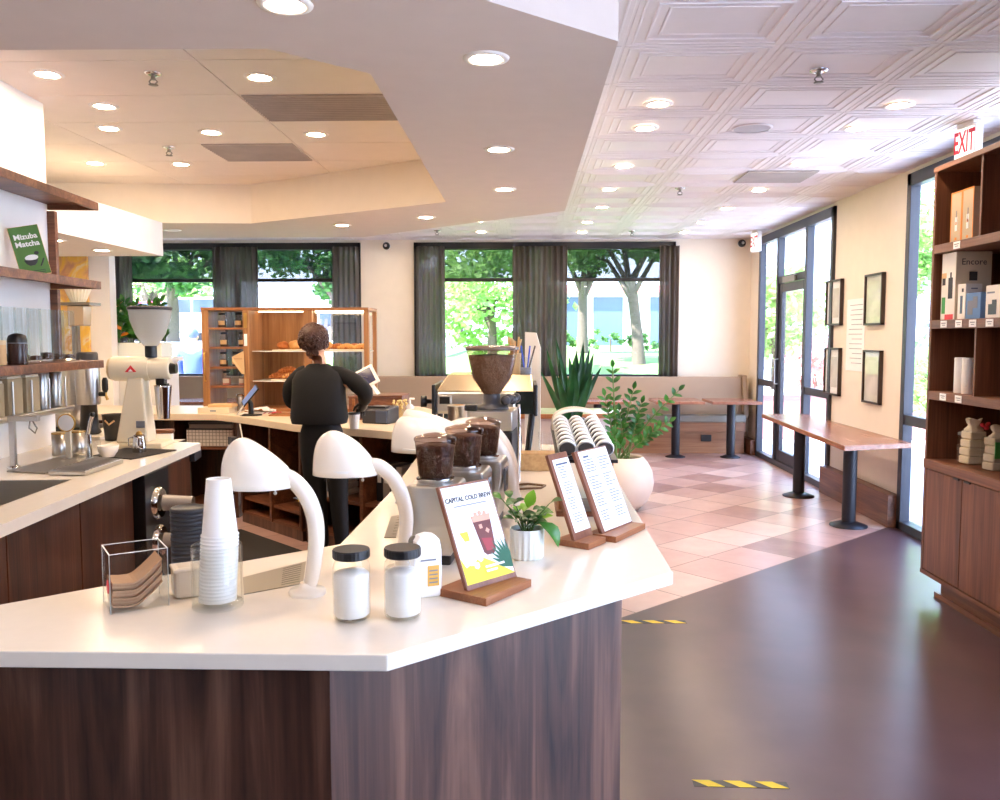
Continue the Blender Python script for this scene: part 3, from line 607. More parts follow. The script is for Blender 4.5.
# bar table along the right wall
t = thing('bar_table','long wooden table with a slanted end along the picture wall','table',(0,0,0))
MB().prism([(2.40,6.42),(2.99,6.62),(2.99,9.1),(2.52,9.1)],.71,.75).build('tabletop',W['tabletop'],t,bevel=.004)
for x,y in ((2.70,8.39),(2.69,7.06)):
    l = MB().cyl((x,y,.02),(x,y,.71),.055,n=20).build('leg',W['blackm'],t); MB().lathe([(.15,0),(.15,.01),(.08,.035),(.056,.04)],c=(x,y,0),n=24).build('foot_plate',W['blackm'],l); MB().box(x-.15,y-.15,.695,x+.15,y+.15,.711).build('mounting_plate',W['blackm'],l)
# framed pictures and the notice
def picture(label, y0, y1, z0, z1, mat):
    t = thing('framed_picture',label,'picture',(XR,(y0+y1)/2,(z0+z1)/2),0,'framed pictures on the right wall'); w=(y1-y0)/2; h=(z1-z0)/2; fm=MB(); d=.036; e=.018
    for b in ((-d,-w,-h,0,w,-h+e),(-d,-w,h-e,0,w,h),(-d,-w,-h,0,-w+e,h),(-d,w-e,-h,0,w,h)): fm.box(*b)
    fm.build('frame',W['pframe'],t,bevel=.002); MB().box(-.018,-w+e,-h+e,-.004,w-e,h-e).build('print',mat,t); MB().box(-.026,-w+e,-h+e,-.024,w-e,h-e).build('glazing',W['pglass'],t)
    MB().box(-.0205,-w*.62,-h*.66,-.0185,w*.62,h*.62).build('image',W['toned'],t)
k_ = XR/3.0
picture('framed picture, upper one nearest the glass door',8.15*k_,8.55*k_,1.68,2.13,W['paper']); picture('framed picture, upper one nearest the shelving unit',7.22*k_,7.59*k_,1.67,2.12,W['pic2'])
picture('framed picture, lower one nearest the glass door',8.15*k_,8.55*k_,.99,1.46,W['paper']); picture('framed picture, lower one nearest the shelving unit',7.22*k_,7.58*k_,.98,1.45,W['pic2'])
t = thing('paper_notice','plain white printed sheet taped between the framed pictures','notice',(XR,7.84*k_,1.59)); MB().box(-.004,-.21*k_,-.34,0,.21*k_,.33).build('sheet',W['paper'],t)
m = MB(); R = random.Random(3); [m.box(-.0046,-.16*k_,.27-.045*k,-.0042,.16*k_-R.uniform(0,.1),.275-.045*k) for k in range(13)]; m.build('fine_print',W['inkl'],t)

# ------------------------------------------------------------------ shelving unit on the right
BX = 2.42; BY1 = 5.19; BY0 = 2.9; BD = XR-.01
t = thing('shelving_unit','tall walnut shelving unit with cupboards below at the right edge','shelf',(0,0,0))
shz = [2.533, 2.105, 1.665, 1.245, .835]
MB().box(BX,BY1-.028,.134,BD-.13,BY1,2.56).build('end_panel',W['walnuty'],t,bevel=.002)
MB().box(BX,BY0,.134,BD-.13,BY0+.028,2.56).build('end_panel',W['walnuty'],t,bevel=.002)
MB().box(BX-.004,BY0,2.532,BD-.13,BY1+.004,2.562).build('top_board',W['walnutyy'],t,bevel=.002)
MB().box(BD-.16,BY0+.028,.134,BD-.135,BY1-.028,2.53).build('back_panel',W['walnuty'],t)
for z in shz[1:4]: MB().box(BX,BY0+.028,z-.05,BD-.16,BY1-.028,z).build('shelf_board',W['walnutyy'],t,bevel=.002)
MB().box(BX-.004,BY0,shz[4]-.055,BD-.13,BY1+.002,shz[4]).build('counter_board',W['walnutyy'],t,bevel=.002)
for yy,z0,z1 in ((4.69,2.105,2.533),(4.69,1.245,1.615),(4.2,2.105,2.533),(4.2,1.245,1.615),(3.6,.835,2.53)): MB().box(BX+.01,yy-.02,z0,BD-.16,yy,z1).build('divider',W['walnuty'],t,bevel=.002)
MB().box(BX+.03,BY0,.134,BD-.13,BY1-.01,.16).build('cupboard_floor',W['walnutyy'],t); MB().box(BX-.002,BY0,.134,BX+.03,BY1-.0,.158).build('bottom_rail',W['walnutyy'],t)
MB().box(BX+.08,BY0,.0,BD-.13,BY1-.1,.134).build('toe_kick',W['walnutyy'],t); MB().box(BX+.06,BY0,.0,BX+.08,BY1-.06,.03).build('floor_trim',W['walnutyy'],t)
ys = [BY1-.03,4.735,4.28,3.83,3.38,BY0+.03]
for i in range(5):
    d = MB().box(BX,ys[i+1]+.003,.165,BX+.022,ys[i]-.003,shz[4]-.06).build('cupboard_door',W['walnuty'],t,bevel=.002); e = ys[i+1]+.06 if i%2==0 else ys[i]-.06
    MB().box(BX-.008,e-.03,shz[4]-.068,BX+.004,e+.03,shz[4]-.058).build('edge_pull',W['black'],d)
# price tags
ptags = [(957,236,1),(944,313,2),(959,312.5,2),(973,312,2),(990,312,2),(943,389,3),(958.5,391,3)]
for i,(px,py,k) in enumerate(ptags):
    p = atx(px,py,BX-.002); q = thing('price_tag','small white price tag %s' % ['under the two orange striped boxes','leftmost below the coffee maker boxes','below the slim white box','below the blue box','below the small white box at the photo edge','left one on the shelf with the white canisters','right one on the shelf with the white canisters'][i],'price tag',(BX-.0005,p.y,shz[k]-.025),0,'shelf price tags')
    MB().box(-.0025,-.036,-.02,0,.036,.02).build('card',W['paper'],q); m = MB(); m.box(-.003,-.025,.003,-.0026,.025,.008); m.box(-.003,-.02,-.008,-.0026,.015,-.004); m.build('fine_print',W['inkl'],q)
# boxes face the camera: front face in the plane y = const, seen through the open front
def pbox(label, x0, y0, w, d, z0, h, mat, deco, rz=0, name='product_box'):
    t = thing(name,label,'box',(x0,y0,z0),rz,'goods on the shelving unit'); MB().box(0,0,0,w,d,h).build('carton',mat,t,bevel=.002)
    for (nm, a, b, c, e, mm) in deco: MB().box(a*w,-.0012,b*h,c*w,0,e*h).build(nm,mm,t)
    return t
cartw = pbr('white_carton','#ece4da',.5); cartg = pbr('grey_carton','#dccfb6',.5); cartd = pbr('tan_carton','#bda98a',.5)
# ------------------------------------------------------------------ goods on the shelving unit
def xbox(label, x, y0, y1, z0, h, d, mat, deco, name='product_box'):     # printed face looks into the room (-x)
    t = thing(name,label,'box',(x,y0,z0),0,'goods on the shelving unit'); w = y1-y0; MB().box(0,0,0,d,w,h).build('carton',mat,t,bevel=.002)
    for (nm,a,b,c,e,mm) in deco: MB().box(-.0012,w-c*w,b*h,0,w-a*w,e*h).build(nm,mm,t)   # a..c measured from the far edge
    return t
stripe = [('edge_stripe',0,0,.06,1,W['orange']),('edge_stripe',.94,0,1,1,W['orange']),('top_stripe',.06,.97,.94,1,W['orange']),('drawing',.42,.22,.62,.5,W['paper']),('dot',.44,.34,.6,.4,W['orange']),('drawing_outline',.5,.4,.56,.62,W['inkl']),('dot',.44,.04,.6,.09,W['orange'])]
xbox('tan box with orange edges on the top shelf, the one nearer the window',2.46,4.937,5.06,2.1065,.285,.1,cartd,stripe); xbox('tan box with orange edges on the top shelf, the one nearer the divider',2.46,4.81,4.933,2.1065,.285,.1,cartd,stripe)
t = thing('coffee_maker_box','big beige box printed Encore on the second shelf','box',(2.45,4.955,1.6665),0,'goods on the shelving unit'); MB().box(0,0,0,.2,.165,.385).build('carton',cartg,t,bevel=.002); MB().box(-.001,.004,.004,.0,.161,.381).build('side_panel',cartw,t)
text('Encore','lettering',.05,W['ink'],t,basis((1,0,0),(0,0,1),(0,-1,0),(.1,-.001,.325)))
for b in ((.075,.22,.12,.27),(.06,.175,.112,.2)): MB().box(b[0],-.0012,b[1],b[2],0,b[3]).build('photo_patch',W['ink'],t)
for (a,b,c,e,mm) in ((.03,.12,.08,.24,W['ink']),(.045,.24,.062,.27,W['ink']),(.11,.035,.15,.13,W['green']),(.015,.0,.11,.03,W['red']),(.115,.2,.15,.24,W['ink']),(.105,.24,.16,.27,W['kraftl'])): MB().box(-.0022,a,b,-.001,c,e).build('side_picture',mm,t)
t = thing('slim_box','slim white box in front of the Encore box','box',(2.445,4.83,1.6665),0,'goods on the shelving unit'); MB().box(0,0,0,.09,.085,.195).build('carton',cartw,t,bevel=.002); MB().box(-.0012,.03,.03,0,.055,.13).build('side_picture',W['slate'],t); MB().box(-.0012,.022,.15,0,.04,.17).build('side_picture',W['ink'],t); MB().box(.03,-.0012,.165,.065,0,.172).build('printed_line',W['inkl'],t)
xbox('blue box beside the slim white box on the second shelf',2.44,4.66,4.815,1.6665,.14,.08,W['blue'],[('pale_shape',.15,.15,.5,.7,W['inkl']),('pale_shape',.5,.4,.8,.85,W['inkl'])])
xbox('small white box with a dark machine picture at the photo edge',2.44,4.47,4.61,1.6665,.17,.1,cartw,[('picture',.2,.1,.75,.42,W['dark']),('picture',.45,.42,.75,.55,W['dark']),('printed_line',.1,.75,.6,.8,W['inkl'])])
def canister(label,x,y):
    t = thing('canister',label,'canister',(x,y,1.246),0,'white canisters'); MB().lathe([(.03,0),(.031,.004),(.031,.185),(.029,.19)],n=24).build('body',W['cup'],t); MB().lathe([(.0315,.186),(.0315,.2),(.028,.203),(.001,.203)],n=24).build('lid',W['cup'],t)
canister('tall white canister on the third shelf, farther one',2.5,4.965); canister('tall white canister on the third shelf, beside the divider',2.5,4.88)
def bag(label, x, y, w, d, h, body, win, tagm, name='coffee_bag', seed=1):
    t = thing(name,label,'bag',(x,y,.8365),radians(8),'filled bags on the lower shelf'); R=random.Random(seed); n=4; hs=h*.72/n
    for k in range(n):
        f=1-.05*k; m=MB(); m.box(-w*.47*f,-d*.45,hs*k,w*.47*f,d*.45,hs*(k+.97)); m.xf(Matrix.Translation((R.uniform(-.003,.003),R.uniform(-.003,.003),.001))); m.build('folded_cloth',body,t,bevel=hs*.2,seg=3)
    m=MB()
    nn=26; vs=[]
    for j,(u,f) in enumerate(((.715,.94),(.75,.9),(.80,.62),(.85,.5),(.90,.66),(.97,.74))):
        for i in range(nn): a=2*pi*i/nn; q=f*(1+.16*sin(a*5+seed)*(j/5)+R.uniform(-.05,.05)); vs.append((w*.47*q*cos(a),d*.43*q*sin(a),h*(u+.03*sin(a*3+seed)*(j/5))))
    m.add(vs,[(j*nn+i,j*nn+(i+1)%nn,(j+1)*nn+(i+1)%nn,(j+1)*nn+i) for j in range(5) for i in range(nn)],0,True); m.add(vs[-nn:],[tuple(range(nn))],0)
    m.build('gathered_top',body,t)
    MB().box(-w*.53,-d*.52,0,w*.53,d*.52,h*.73).build('clear_bag',win,t,bevel=.012)
    m=MB(); m.ell((w*.34,-d*.5,h*.80),(w*.13,d*.09,h*.05),10,6); m.ell((w*.16,-d*.48,h*.86),(w*.13,d*.1,h*.045),10,6,M=Matrix.Rotation(.5,3,'Y')); m.ell((w*.42,-d*.48,h*.88),(w*.13,d*.1,h*.045),10,6,M=Matrix.Rotation(-.5,3,'Y')); m.build('bow_tag',tagm,t); return t
bag('clear bag of cream cloth filters with a red label',2.585,4.955,.125,.1,.265,pbr('cream_cloth','#eadcbf',.85,bump=.2),W['glassc'],W['red'],seed=2)
b = bag('clear bag with a large green label at the photo edge',2.6,4.72,.13,.1,.25,pbr('burlap','#bfb09a',.85,bump=.3),W['glassc'],W['kraftl'],seed=3); MB().box(-.06,-.0575,.07,.06,-.0535,.16).build('front_label',W['green'],b)
t = thing('small_jar','small clear jar of dark beans beside the cloth filter bag','jar',(2.60,5.11,.8365)); MB().lathe([(.028,0),(.028,.13),(.02,.15)],n=20,cap=False).build('glass',W['glassc'],t); MB().lathe([(.026,.002),(.026,.09),(.001,.095)],n=18).build('beans',W['beans'],t); MB().lathe([(.024,.148),(.024,.165),(.001,.166)],n=18).build('lid',W['inkl'],t)

# ================================================================== LEFT BACK COUNTER
K = .914
lc = [(-1.75,1.2),(-1.843,2.9),(-1.977,4.968),(-2.19,5.22),(-2.62,5.42),(-2.80,5.1),(-2.46,.6),(-1.7,.6)]
# stone top with a cut for the sink: built from strips around it
o = thing('sink_worktop','white stone worktop of the left back counter with a sink','worktop',(0,0,0))
S0, S1 = -1.85, -1.2       # sink span along the wall line
def pC(s, d): 
    q = pL(s, d); return (q.x, q.y)
dF = .80
m = MB(); m.prism([pC(-8.3,0),pC(S0,0),pC(S0,.25),pC(-8.3,.25)][::-1],K-.045,K) if 0 else None
def strip(a,b,c,d): m.prism([pC(a,c),pC(b,c),pC(b,d),pC(a,d)][::-1],K-.045,K)
strip(-4.6,-1.98,.004,dF+.07); strip(-1.98,-1.35,.69,dF+.07); strip(-1.98,-1.35,.004,.27); strip(-1.35,0,.004,dF+.07); m.prism([pC(0,0.004),(-2.62,5.42),(-2.19,5.22),pC(0,dF+.07)][::-1],K-.045,K)
m.build('stone_slab',W['quartz'],o)
sk = MB(); a,b,c,d = -1.98,-1.35,.27,.69; z=K-.2
for q in ((a,b,c,c+.006),(a,b,d-.006,d),(a,a+.006,c,d),(b-.006,b,c,d)): sk.prism([pC(q[0],q[2]),pC(q[1],q[2]),pC(q[1],q[3]),pC(q[0],q[3])][::-1],z,K-.002)
sk.prism([pC(a,c),pC(b,c),pC(b,d),pC(a,d)][::-1],z-.006,z); sk.build('sink_basin',W['steel'],o)
# cabinets under it
t = thing('base_cabinet','dark walnut cabinet run under the left worktop','cabinet',(0,0,0))
MB().prism([pC(-4.6,.81),pC(-.98,.81),pC(-.98,.05),pC(-4.6,.05)],.1,K-.215).build('carcass',W['walnut'],t); MB().prism([pC(-4.6,.77),pC(-.98,.77),pC(-.98,.05),pC(-4.6,.05)],0,.1).build('toe_kick',W['black'],t)
for k in range(6):
    s0=-4.6+.6*k; MB().prism([pC(s0+.004,.83),pC(s0+.596,.83),pC(s0+.596,.81),pC(s0+.004,.81)],.11,K-.06).build('cupboard_door',W['walnut'],t,bevel=.002)
t = thing('cup_dispenser_cabinet','black under counter box with two chrome cup dispensers','dispenser',(0,0,0))
MB().prism([pC(-.975,.88),pC(-.62,.88),pC(-.62,.1),pC(-.975,.1)],.0,K-.046).build('housing',W['black'],t,bevel=.004)
for zc,sp in ((.70,.13),(.50,.1)):
    c = pL(-.82,.88); r = MB(); r.tube([V((c.x,c.y,zc))-nL*.01,V((c.x,c.y,zc))+nL*.02,V((c.x,c.y,zc))+nL*.03],[.085,.085,.075],28,cap=False); r.tube([V((c.x,c.y,zc))-nL*.005,V((c.x,c.y,zc))+nL*.012,V((c.x,c.y,zc))+nL*.03],[.045,.05,.075],28); rr = r.build('chrome_ring',W['chrome'],t)
for zc,sp,lb in ((.70,.15,'upper'),(.50,.06,'lower')):
    c = pL(-.82,.92); q = thing('clear_cup','clear plastic cup poking out of the %s chrome dispenser' % lb,'cup',(c.x,c.y,zc),0,'cups in the dispensers'); MB().tube([(0,0,0),tuple(nL*sp*.7),tuple(nL*sp)],[.043,.036,.033],22,cap=False).build('cup_wall',pbr('frosted_cup','#cfc7bd',.25,trans=.3),q); MB().tube([tuple(nL*(sp-.004)),tuple(nL*sp)],[.033,.033],22).build('cup_bottom',W['glassc'],q)
t = thing('end_cabinet','walnut end cabinet beside the black dispenser box','cabinet',(0,0,0)); MB().prism([pC(-.61,.825),pC(-.13,.825),pC(-.13,.05),pC(-.61,.05)],0.1,K-.046).build('carcass',W['walnut'],t); MB().prism([pC(-.60,.845),pC(-.14,.845),pC(-.14,.826),pC(-.60,.826)],.11,K-.06).build('cupboard_door',W['walnut'],t,bevel=.002)
t = thing('undercounter_fridge','grey metal undercounter fridge at the worktop end','fridge',(0,0,0)); MB().prism([pC(-.12,.815),pC(.06,.79),pC(.2,.57),pC(.2,.05),pC(-.12,.05)],0.05,K-.1).build('body',W['steeld'],t); MB().prism([pC(-.12,.87),pC(.08,.85),pC(.08,.79),pC(-.12,.79)],K-.1,K-.05).build('top_lip',W['dark'],t,bevel=.004)
# ------------------------------------------------------------------ wall shelves
SH = [(2.37,'top'),(1.90,'middle'),(1.425,'bottom')]
for z,n in SH:
    t = thing('wall_shelf','%s wooden shelf on the white left wall' % n,'shelf',(0,0,0),0,'wooden wall shelves')
    m = MB(); m.prism([pC(-4.2,0),pC(.0,0),pC(.0,.30),pC(-4.2,.30)][::-1],z-.008-.002,z+.0); m.build('board',W['walnutx'],t)
    m = MB(); m.prism([pC(-4.2,.278),pC(0,.278),pC(0,.302),pC(-4.2,.302)][::-1],z-.045,z+.001); m.build('front_lip',W['walnutx'],t,bevel=.002)
    m = MB(); m.prism([pC(-.024,0.01),pC(.002,0.01),pC(.002,.278),pC(-.024,.278)][::-1],z-.045,z+.001); m.build('side_lip',W['walnutx'],t,bevel=.002)
t = thing('shelf_upright','brown wooden upright at the end of the shelf wall','post',(0,0,0)); MB().prism([pC(-.01,.0),pC(.03,.0),pC(.03,.045),pC(-.01,.045)][::-1],1.43,1.853).build('lower_post',W['walnutx'],t,bevel=.002); MB().prism([pC(-.01,.0),pC(.03,.0),pC(.03,.045),pC(-.01,.045)][::-1],1.905,2.32).build('upper_post',W['walnutx'],t,bevel=.002)
# matcha sign leaning on the middle shelf
p = pL(-.72,.1); rz = atan(-.0785)*-1
a0 = atz(31,270.5,1.905)
T_ = pL(-.60,.15); t = thing('matcha_sign','green matcha sign board with wooden edge leaning on the middle shelf','sign',M=Matrix.Translation((-2.672,4.62,1.902)) @ Matrix.Rotation(radians(30),4,'Z') @ Matrix.Rotation(radians(-9),4,'X') @ Matrix.Rotation(radians(-13),4,'Y'))
MB().box(-.075,-.01,0,.075,.012,.275).build('board',W['kraftl'],t,bevel=.001); MB().box(-.073,-.0115,.002,.073,-.0101,.273).build('print',W['matcha'],t)
text('Mizuba\nMatcha','lettering',.041,W['paper'],t,basis((1,0,0),(0,0,1),(0,-1,0),(0,-.0118,.195)),bold=.0012)
m = MB(); m.lathe([(.012,0),(.026,.012),(.034,.03),(.034,.034),(.030,.034)],c=(-.005,0,0),n=20); m.xf(Matrix.Translation((0,-.0116,.055)) @ Matrix.Diagonal((1,.03,1,1))); m.build('bowl_drawing',W['dark'],t); m=MB(); m.ell((0,-.0122,.098),(.033,.0008,.016)); m.build('foam_drawing',W['paper'],t)
m = MB(); m.tube([(.035,-.0121,.045),(.058,-.0121,.085)],.004,6); m.ell((.03,-.0121,.12),(.012,.0008,.01)); m.build('whisk_drawing',W['dark'],t); m = MB(); [m.box(-.05,-.0121,.012+.01*k,.05,-.0119,.015+.01*k) for k in range(2)]; m.build('small_print',W['ink'],t)
# row of tall acrylic tubes on the bottom shelf
zt = 1.427; n=9
for i in range(n):
    s = -.10-.135*i; c = pL(s,.14); t = thing('coffee_tube','tall clear coffee sample tube on the bottom shelf, %s from the shelf end' % ORD[i],'tube',(c.x,c.y,zt),0,'clear sample tubes')
    MB().lathe([(.036,0.012),(.036,.295)],n=24,cap=False).build('tube_wall',W['tube'],t); MB().lathe([(.037,0),(.037,.012),(.001,.012)],n=24).build('base_cap',W['glassc'],t); MB().lathe([(.033,.013),(.033,.035+.008*(i%3)),(.001,.038+.008*(i%3))],n=20).build('beans',W['beans'],t)
c = pL(-1.02,.265)
t = thing('bean_canister','dark brown bean canister with domed lid on the bottom shelf','canister',(-2.552,4.215,zt)); MB().lathe([(.044,0),(.046,.01),(.046,.105),(.045,.108)],n=28).build('body',pbr('dark_brown_plastic','#35201c',.25),t); MB().lathe([(.0455,.11),(.046,.125),(.04,.145),(.022,.156),(.001,.158)],n=28).build('domed_lid',W['black'],t); MB().lathe([(.0465,.106),(.0465,.111)],n=28).build('band',W['inkl'],t)
t = thing('small_canister','small pale canister half hidden behind the brown one','canister',(-2.60,4.15,zt)); MB().lathe([(.027,0),(.027,.115),(.024,.12),(.001,.12)],n=24).build('body',W['kraftl'],t); MB().lathe([(.028,.1),(.028,.122),(.001,.124)],n=24).build('lid',W['creamd'],t)
# painting, brewer tower and filters beyond the shelf wall
o = MB().box(-.2,-.03,-.52,.155,.0,.52).build('abstract_painting',W['art'],loc=aty(74,312,7.99),bevel=.003); tag(o,'tall yellow and orange abstract painting on the side wall','painting')
p = aty(62,400,5.75); bx=-2.98
t = thing('coffee_brewer','tall stainless coffee brewer with black base behind the shelves','coffee maker',(-3.20,5.9,K-.0)); MB().box(-.16,-.14,0,.16,.14,.03).build('base',W['black'],t,bevel=.004); MB().box(-.13,-.02,.03,-.09,.02,.85).build('column',W['steeld'],t); MB().lathe([(.11,.03),(.12,.05),(.12,.46),(.11,.48),(.06,.5)],n=28).build('urn',W['steel'],t); MB().box(.02,-.05,.73,.135,.06,.87).build('brew_head',pbr('gold_steel','#cdb79a',.3,metal=.9),t,bevel=.006); MB().box(.02,.0,.0,.06,.04,.73).build('rear_post',W['steeld'],t); MB().cyl((.12,0,.4),(.17,0,.4),.018).build('tap_body',W['black'],t); MB().cyl((.165,0,.44),(.165,0,.36),.014).build('tap',W['brass'],t)
t = thing('side_table','small grey stand carrying the steel brewer','table',(-3.15,5.9,0)); MB().box(-.35,-.42,K-.04,.36,.3,K).build('top',W['quartz'],t,bevel=.004); MB().box(-.32,-.27,0,.27,.27,K-.04).build('cabinet',W['wallw'],t)
t = thing('airpot','second tall steel coffee server with black tap, right of the brewer','airpot',(-2.93,5.62,K+.001)); 
MB().lathe([(.072,.2),(.076,.22),(.076,.44),(.072,.455)],n=26).build('tank',W['steel'],t); MB().lathe([(.06,0),(.075,.01),(.06,.04),(.05,.2),(.072,.2)],n=22).build('pedestal',W['black'],t); MB().lathe([(.07,.455),(.066,.54),(.06,.55),(.001,.55)],n=22).build('lid',W['dark'],t); MB().cyl((.07,0,.27),(.12,0,.27),.016).build('tap_body',W['black'],t); MB().tube([(.115,0,.34),(.115,0,.27),(.13,0,.23)],.01,8).build('tap',W['brass'],t); MB().lathe([(.012,.26),(.02,.28),(.02,.34),(.012,.36)],c=(.115,0,0.02),n=12).build('tap_handle',W['black'],t)
m = MB(); n=40; vs=[]
for j,(r,z) in enumerate(((.045,0),(.085,.1))):
    for i in range(n): a=2*pi*i/n; rr=r*(1+(.05 if i%2 else -.05)); vs.append((rr*cos(a),rr*sin(a),z))
m.add(vs,[(i,(i+1)%n,n+(i+1)%n,n+i) for i in range(n)]+[tuple(range(n-1,-1,-1))]); q = aty(67,308,5.9)
t = thing('filter_basket','stack of white fluted paper coffee filters under the middle shelf','filters',(-3.125,5.9,1.8055)); m.build('paper_filters',W['cream'],t); MB().box(-.1,-.08,-.02,.12,.08,0).build('holder',W['steeld'],t)
# stuff on the left counter
t = thing('filter_rack','steel rail rack holding filter boxes on the white wall','rack',(0,0,0)); q0=pL(-1.32,.12); q1=pL(-.02,.12)
rail=MB(); rail.tube([V((q0.x,q0.y,1.145)),V((q1.x,q1.y,1.145))],.011,10); rail.build('rail',W['steel'],t)
for k in range(5): c=pL(-.92+.2*k,.12); MB().cyl((c.x,c.y,1.145),(c.x,c.y,1.33),.006,n=8).build('upright',W['steel'],t)
for k in range(3): c=pL(-.9+.42*k,.004); e=pL(-.9+.42*k,.12); MB().cyl((c.x,c.y,1.145),(e.x,e.y,1.145),.006,n=8).build('bracket',W['steel'],t)
m=MB(); m.prism([pC(-1.32,.004),pC(-.02,.004),pC(-.02,.12),pC(-1.32,.12)][::-1],1.12,1.135); m.build('ledge',W['steel'],t)
for k,(s,h,w,mm,l) in enumerate(((-.84,.19,.13,'kraftl','plain tan filter box in the wall rack, nearest the sink'),(-.66,.21,.15,'kraftl','taller tan filter box in the wall rack, second from the sink'),(-.47,.21,.15,'kraftl','tan filter box in the middle of the wall rack'),(-.29,.225,.1,'steel','shiny steel canister in the wall rack, next to last'),(-.13,.22,.1,'steel','shiny steel canister in the wall rack, last before the wall end'))):
    c=pL(s,.06); t=thing('filter_box' if mm=='kraftl' else 'steel_canister',l,'box' if mm=='kraftl' else 'canister',(c.x,c.y,1.136),radians(4.5)+pi/2,'boxes in the wall rack')
    if mm=='kraftl': MB().box(-w/2,-.045,0,w/2,.045,h).build('carton',pbr('tan_card_%d'%k,'#b9a27c',.6),t,bevel=.003); MB().box(-w/2+.005,-.04,h,w/2-.005,.04,h+.012).build('paper_edges',W['cream'],t)
    else: MB().lathe([(.043,0),(.044,.004),(.044,h),(.042,h+.004)],n=24).build('body',W['steel'],t); MB().lathe([(.044,h+.004),(.044,h+.016),(.001,h+.017)],n=24).build('lid',W['cream'],t)
c=pL(-.13,.06)
t=thing('tall_box','pale yellow carton at the left edge below the bottom shelf','box',(*pC(-1.16,.064),1.1375),radians(4.5)+pi/2); MB().box(-.13,-.045,0,.13,.045,.22).build('carton',W['kraftl'],t,bevel=.003); MB().box(-.1,-.0462,.08,.1,-.0452,.16).build('label_panel',W['cream'],t)
# faucet
f0 = V((-2.548,4.138,K)); t=thing('faucet','square chrome tap standing behind the sink','tap',f0)
MB().lathe([(.03,0),(.03,.006),(.018,.012)],n=20).build('base_ring',W['chrome'],t); MB().box(-.013,-.013,.01,.013,.013,.235).build('post',W['steel'],t,bevel=.003); MB().box(-.016,-.016,.235,.135,.016,.262).build('spout',W['steel'],t,bevel=.003); MB().tube([(.09,0,.235),(.085,0,.2),(.115,0,.175),(.125,0,.2),(.105,0,.235)],.004,8).build('hook',W['steeld'],t)
# steel drip tray and mats on the counter
def zprism(pts, z0, z1, mat, name, parent=None, bevel=0): return MB().prism([(p[0],p[1]) for p in pts],z0,z1).build(name,mat,parent,bevel=bevel)
m=MB(); t=thing('drip_tray','low stainless drip tray on the left worktop','tray',(0,0,0))
pts=[(-2.25,3.92),(-2.06,3.90),(-2.08,4.32),(-2.27,4.40)]
zprism(pts,K+.002,K+.022,W['steel'],'pan',t,.003); m=MB()
for k in range(12): a=V((*pts[0],0)).lerp(V((*pts[3],0)),(k+.7)/12.5); b=V((*pts[1],0)).lerp(V((*pts[2],0)),(k+.7)/12.5); m.cyl((a.x+.01,a.y,K+.024),(b.x-.01,b.y,K+.024),.003,n=6)
m.build('grate',W['steel'],t); zprism([(-2.5,4.0),(-2.28,3.95),(-2.3,4.5),(-2.52,4.6)],K+.001,K+.008,W['steeld'],'wet_area_plate',t)
o=MB().prism([(-2.09,4.43),(-2.0,4.80),(-2.33,4.88),(-2.36,4.55)],K+.001,K+.007).build('rubber_mat',W['mat'],bevel=.001); tag(o,'dark rubber bar mat in front of the white grinder','mat')
t=thing('bowl','white ceramic bowl in front of the white grinder','bowl',(-2.25,4.50,K+.007)); MB().lathe([(.03,0),(.033,.004),(.05,.03),(.057,.062),(.053,.062),(.046,.03),(.025,.008),(.001,.008)],n=28).build('ceramic',W['white'],t)
t=thing('steel_pitcher','small shiny steel milk pitcher beside the white bowl','pitcher',(-2.17,4.70,K+.007)); MB().lathe([(.036,0),(.037,.004),(.036,.05),(.03,.08),(.032,.095),(.029,.095),(.027,.08),(.033,.05),(.001,.006)],n=26).build('body',W['chrome'],t); MB().tube([(-.03,0,.085),(-.062,0,.075),(-.06,0,.035),(-.035,0,.025)],.004,8).build('handle',W['chrome'],t); MB().lathe([(.012,.09),(.02,.1),(.012,.115),(.001,.118)],n=14).build('knob',W['brass'],t)
def tamper(label,x,y):
    pass
t=thing('kettle_scale','white thermometer clock on a stand by the tap','gauge',(-2.42,4.42,K)); MB().box(-.03,-.03,0,.03,.03,.01).build('foot',W['steel'],t,bevel=.003); MB().box(-.014,-.009,.01,.014,.009,.25).build('stem',W['cream'],t,bevel=.003); MB().cyl((0,-.01,.2),(0,-.022,.2),.042,n=28).build('dial',W['paper'],t); MB().cyl((0,-.009,.2),(0,-.02,.2),.048,n=28).build('dial_rim',W['brass'],t)
t=thing('rinser_tap','small chrome rinser lever by the drip tray','tap',(-2.34,4.47,K)); MB().cyl((0,0,0),(0,0,.13),.016).build('post',W['chrome'],t); MB().tube([(0,0,.13),(.02,-.01,.2),(.035,-.015,.235)],.011,8).build('lever',W['chrome'],t); MB().ell((.037,-.016,.24),.014).build('knob',W['black'],t)
for k,(x,y,h,mm,l) in enumerate(((-2.58,4.62,.12,'steel','squat steel can on the worktop by the shelf wall end, left one'),(-2.5,4.66,.125,'steel','squat steel can on the worktop by the shelf wall end, right one'))):
    t=thing('steel_can',l,'can',(x,y,K),0,'steel cans on the left worktop'); MB().lathe([(.04,0),(.041,.003),(.041,h),(.037,h),(.036,.01),(.001,.01)],n=24).build('body',W[mm],t); MB().lathe([(.041,h-.004),(.042,h),(.041,h+.004)],n=24).build('rim',W['brass'],t)
t=thing('glass_jug','small clear glass beside the rinser lever','glass',(-2.29,4.43,K)); MB().lathe([(.03,0.004),(.034,.09),(.033,.1)],n=20,cap=False).build('glass',W['glassc'],t); MB().lathe([(.03,0),(.03,.005)],n=20).build('glass_bottom',W['glassc'],t)
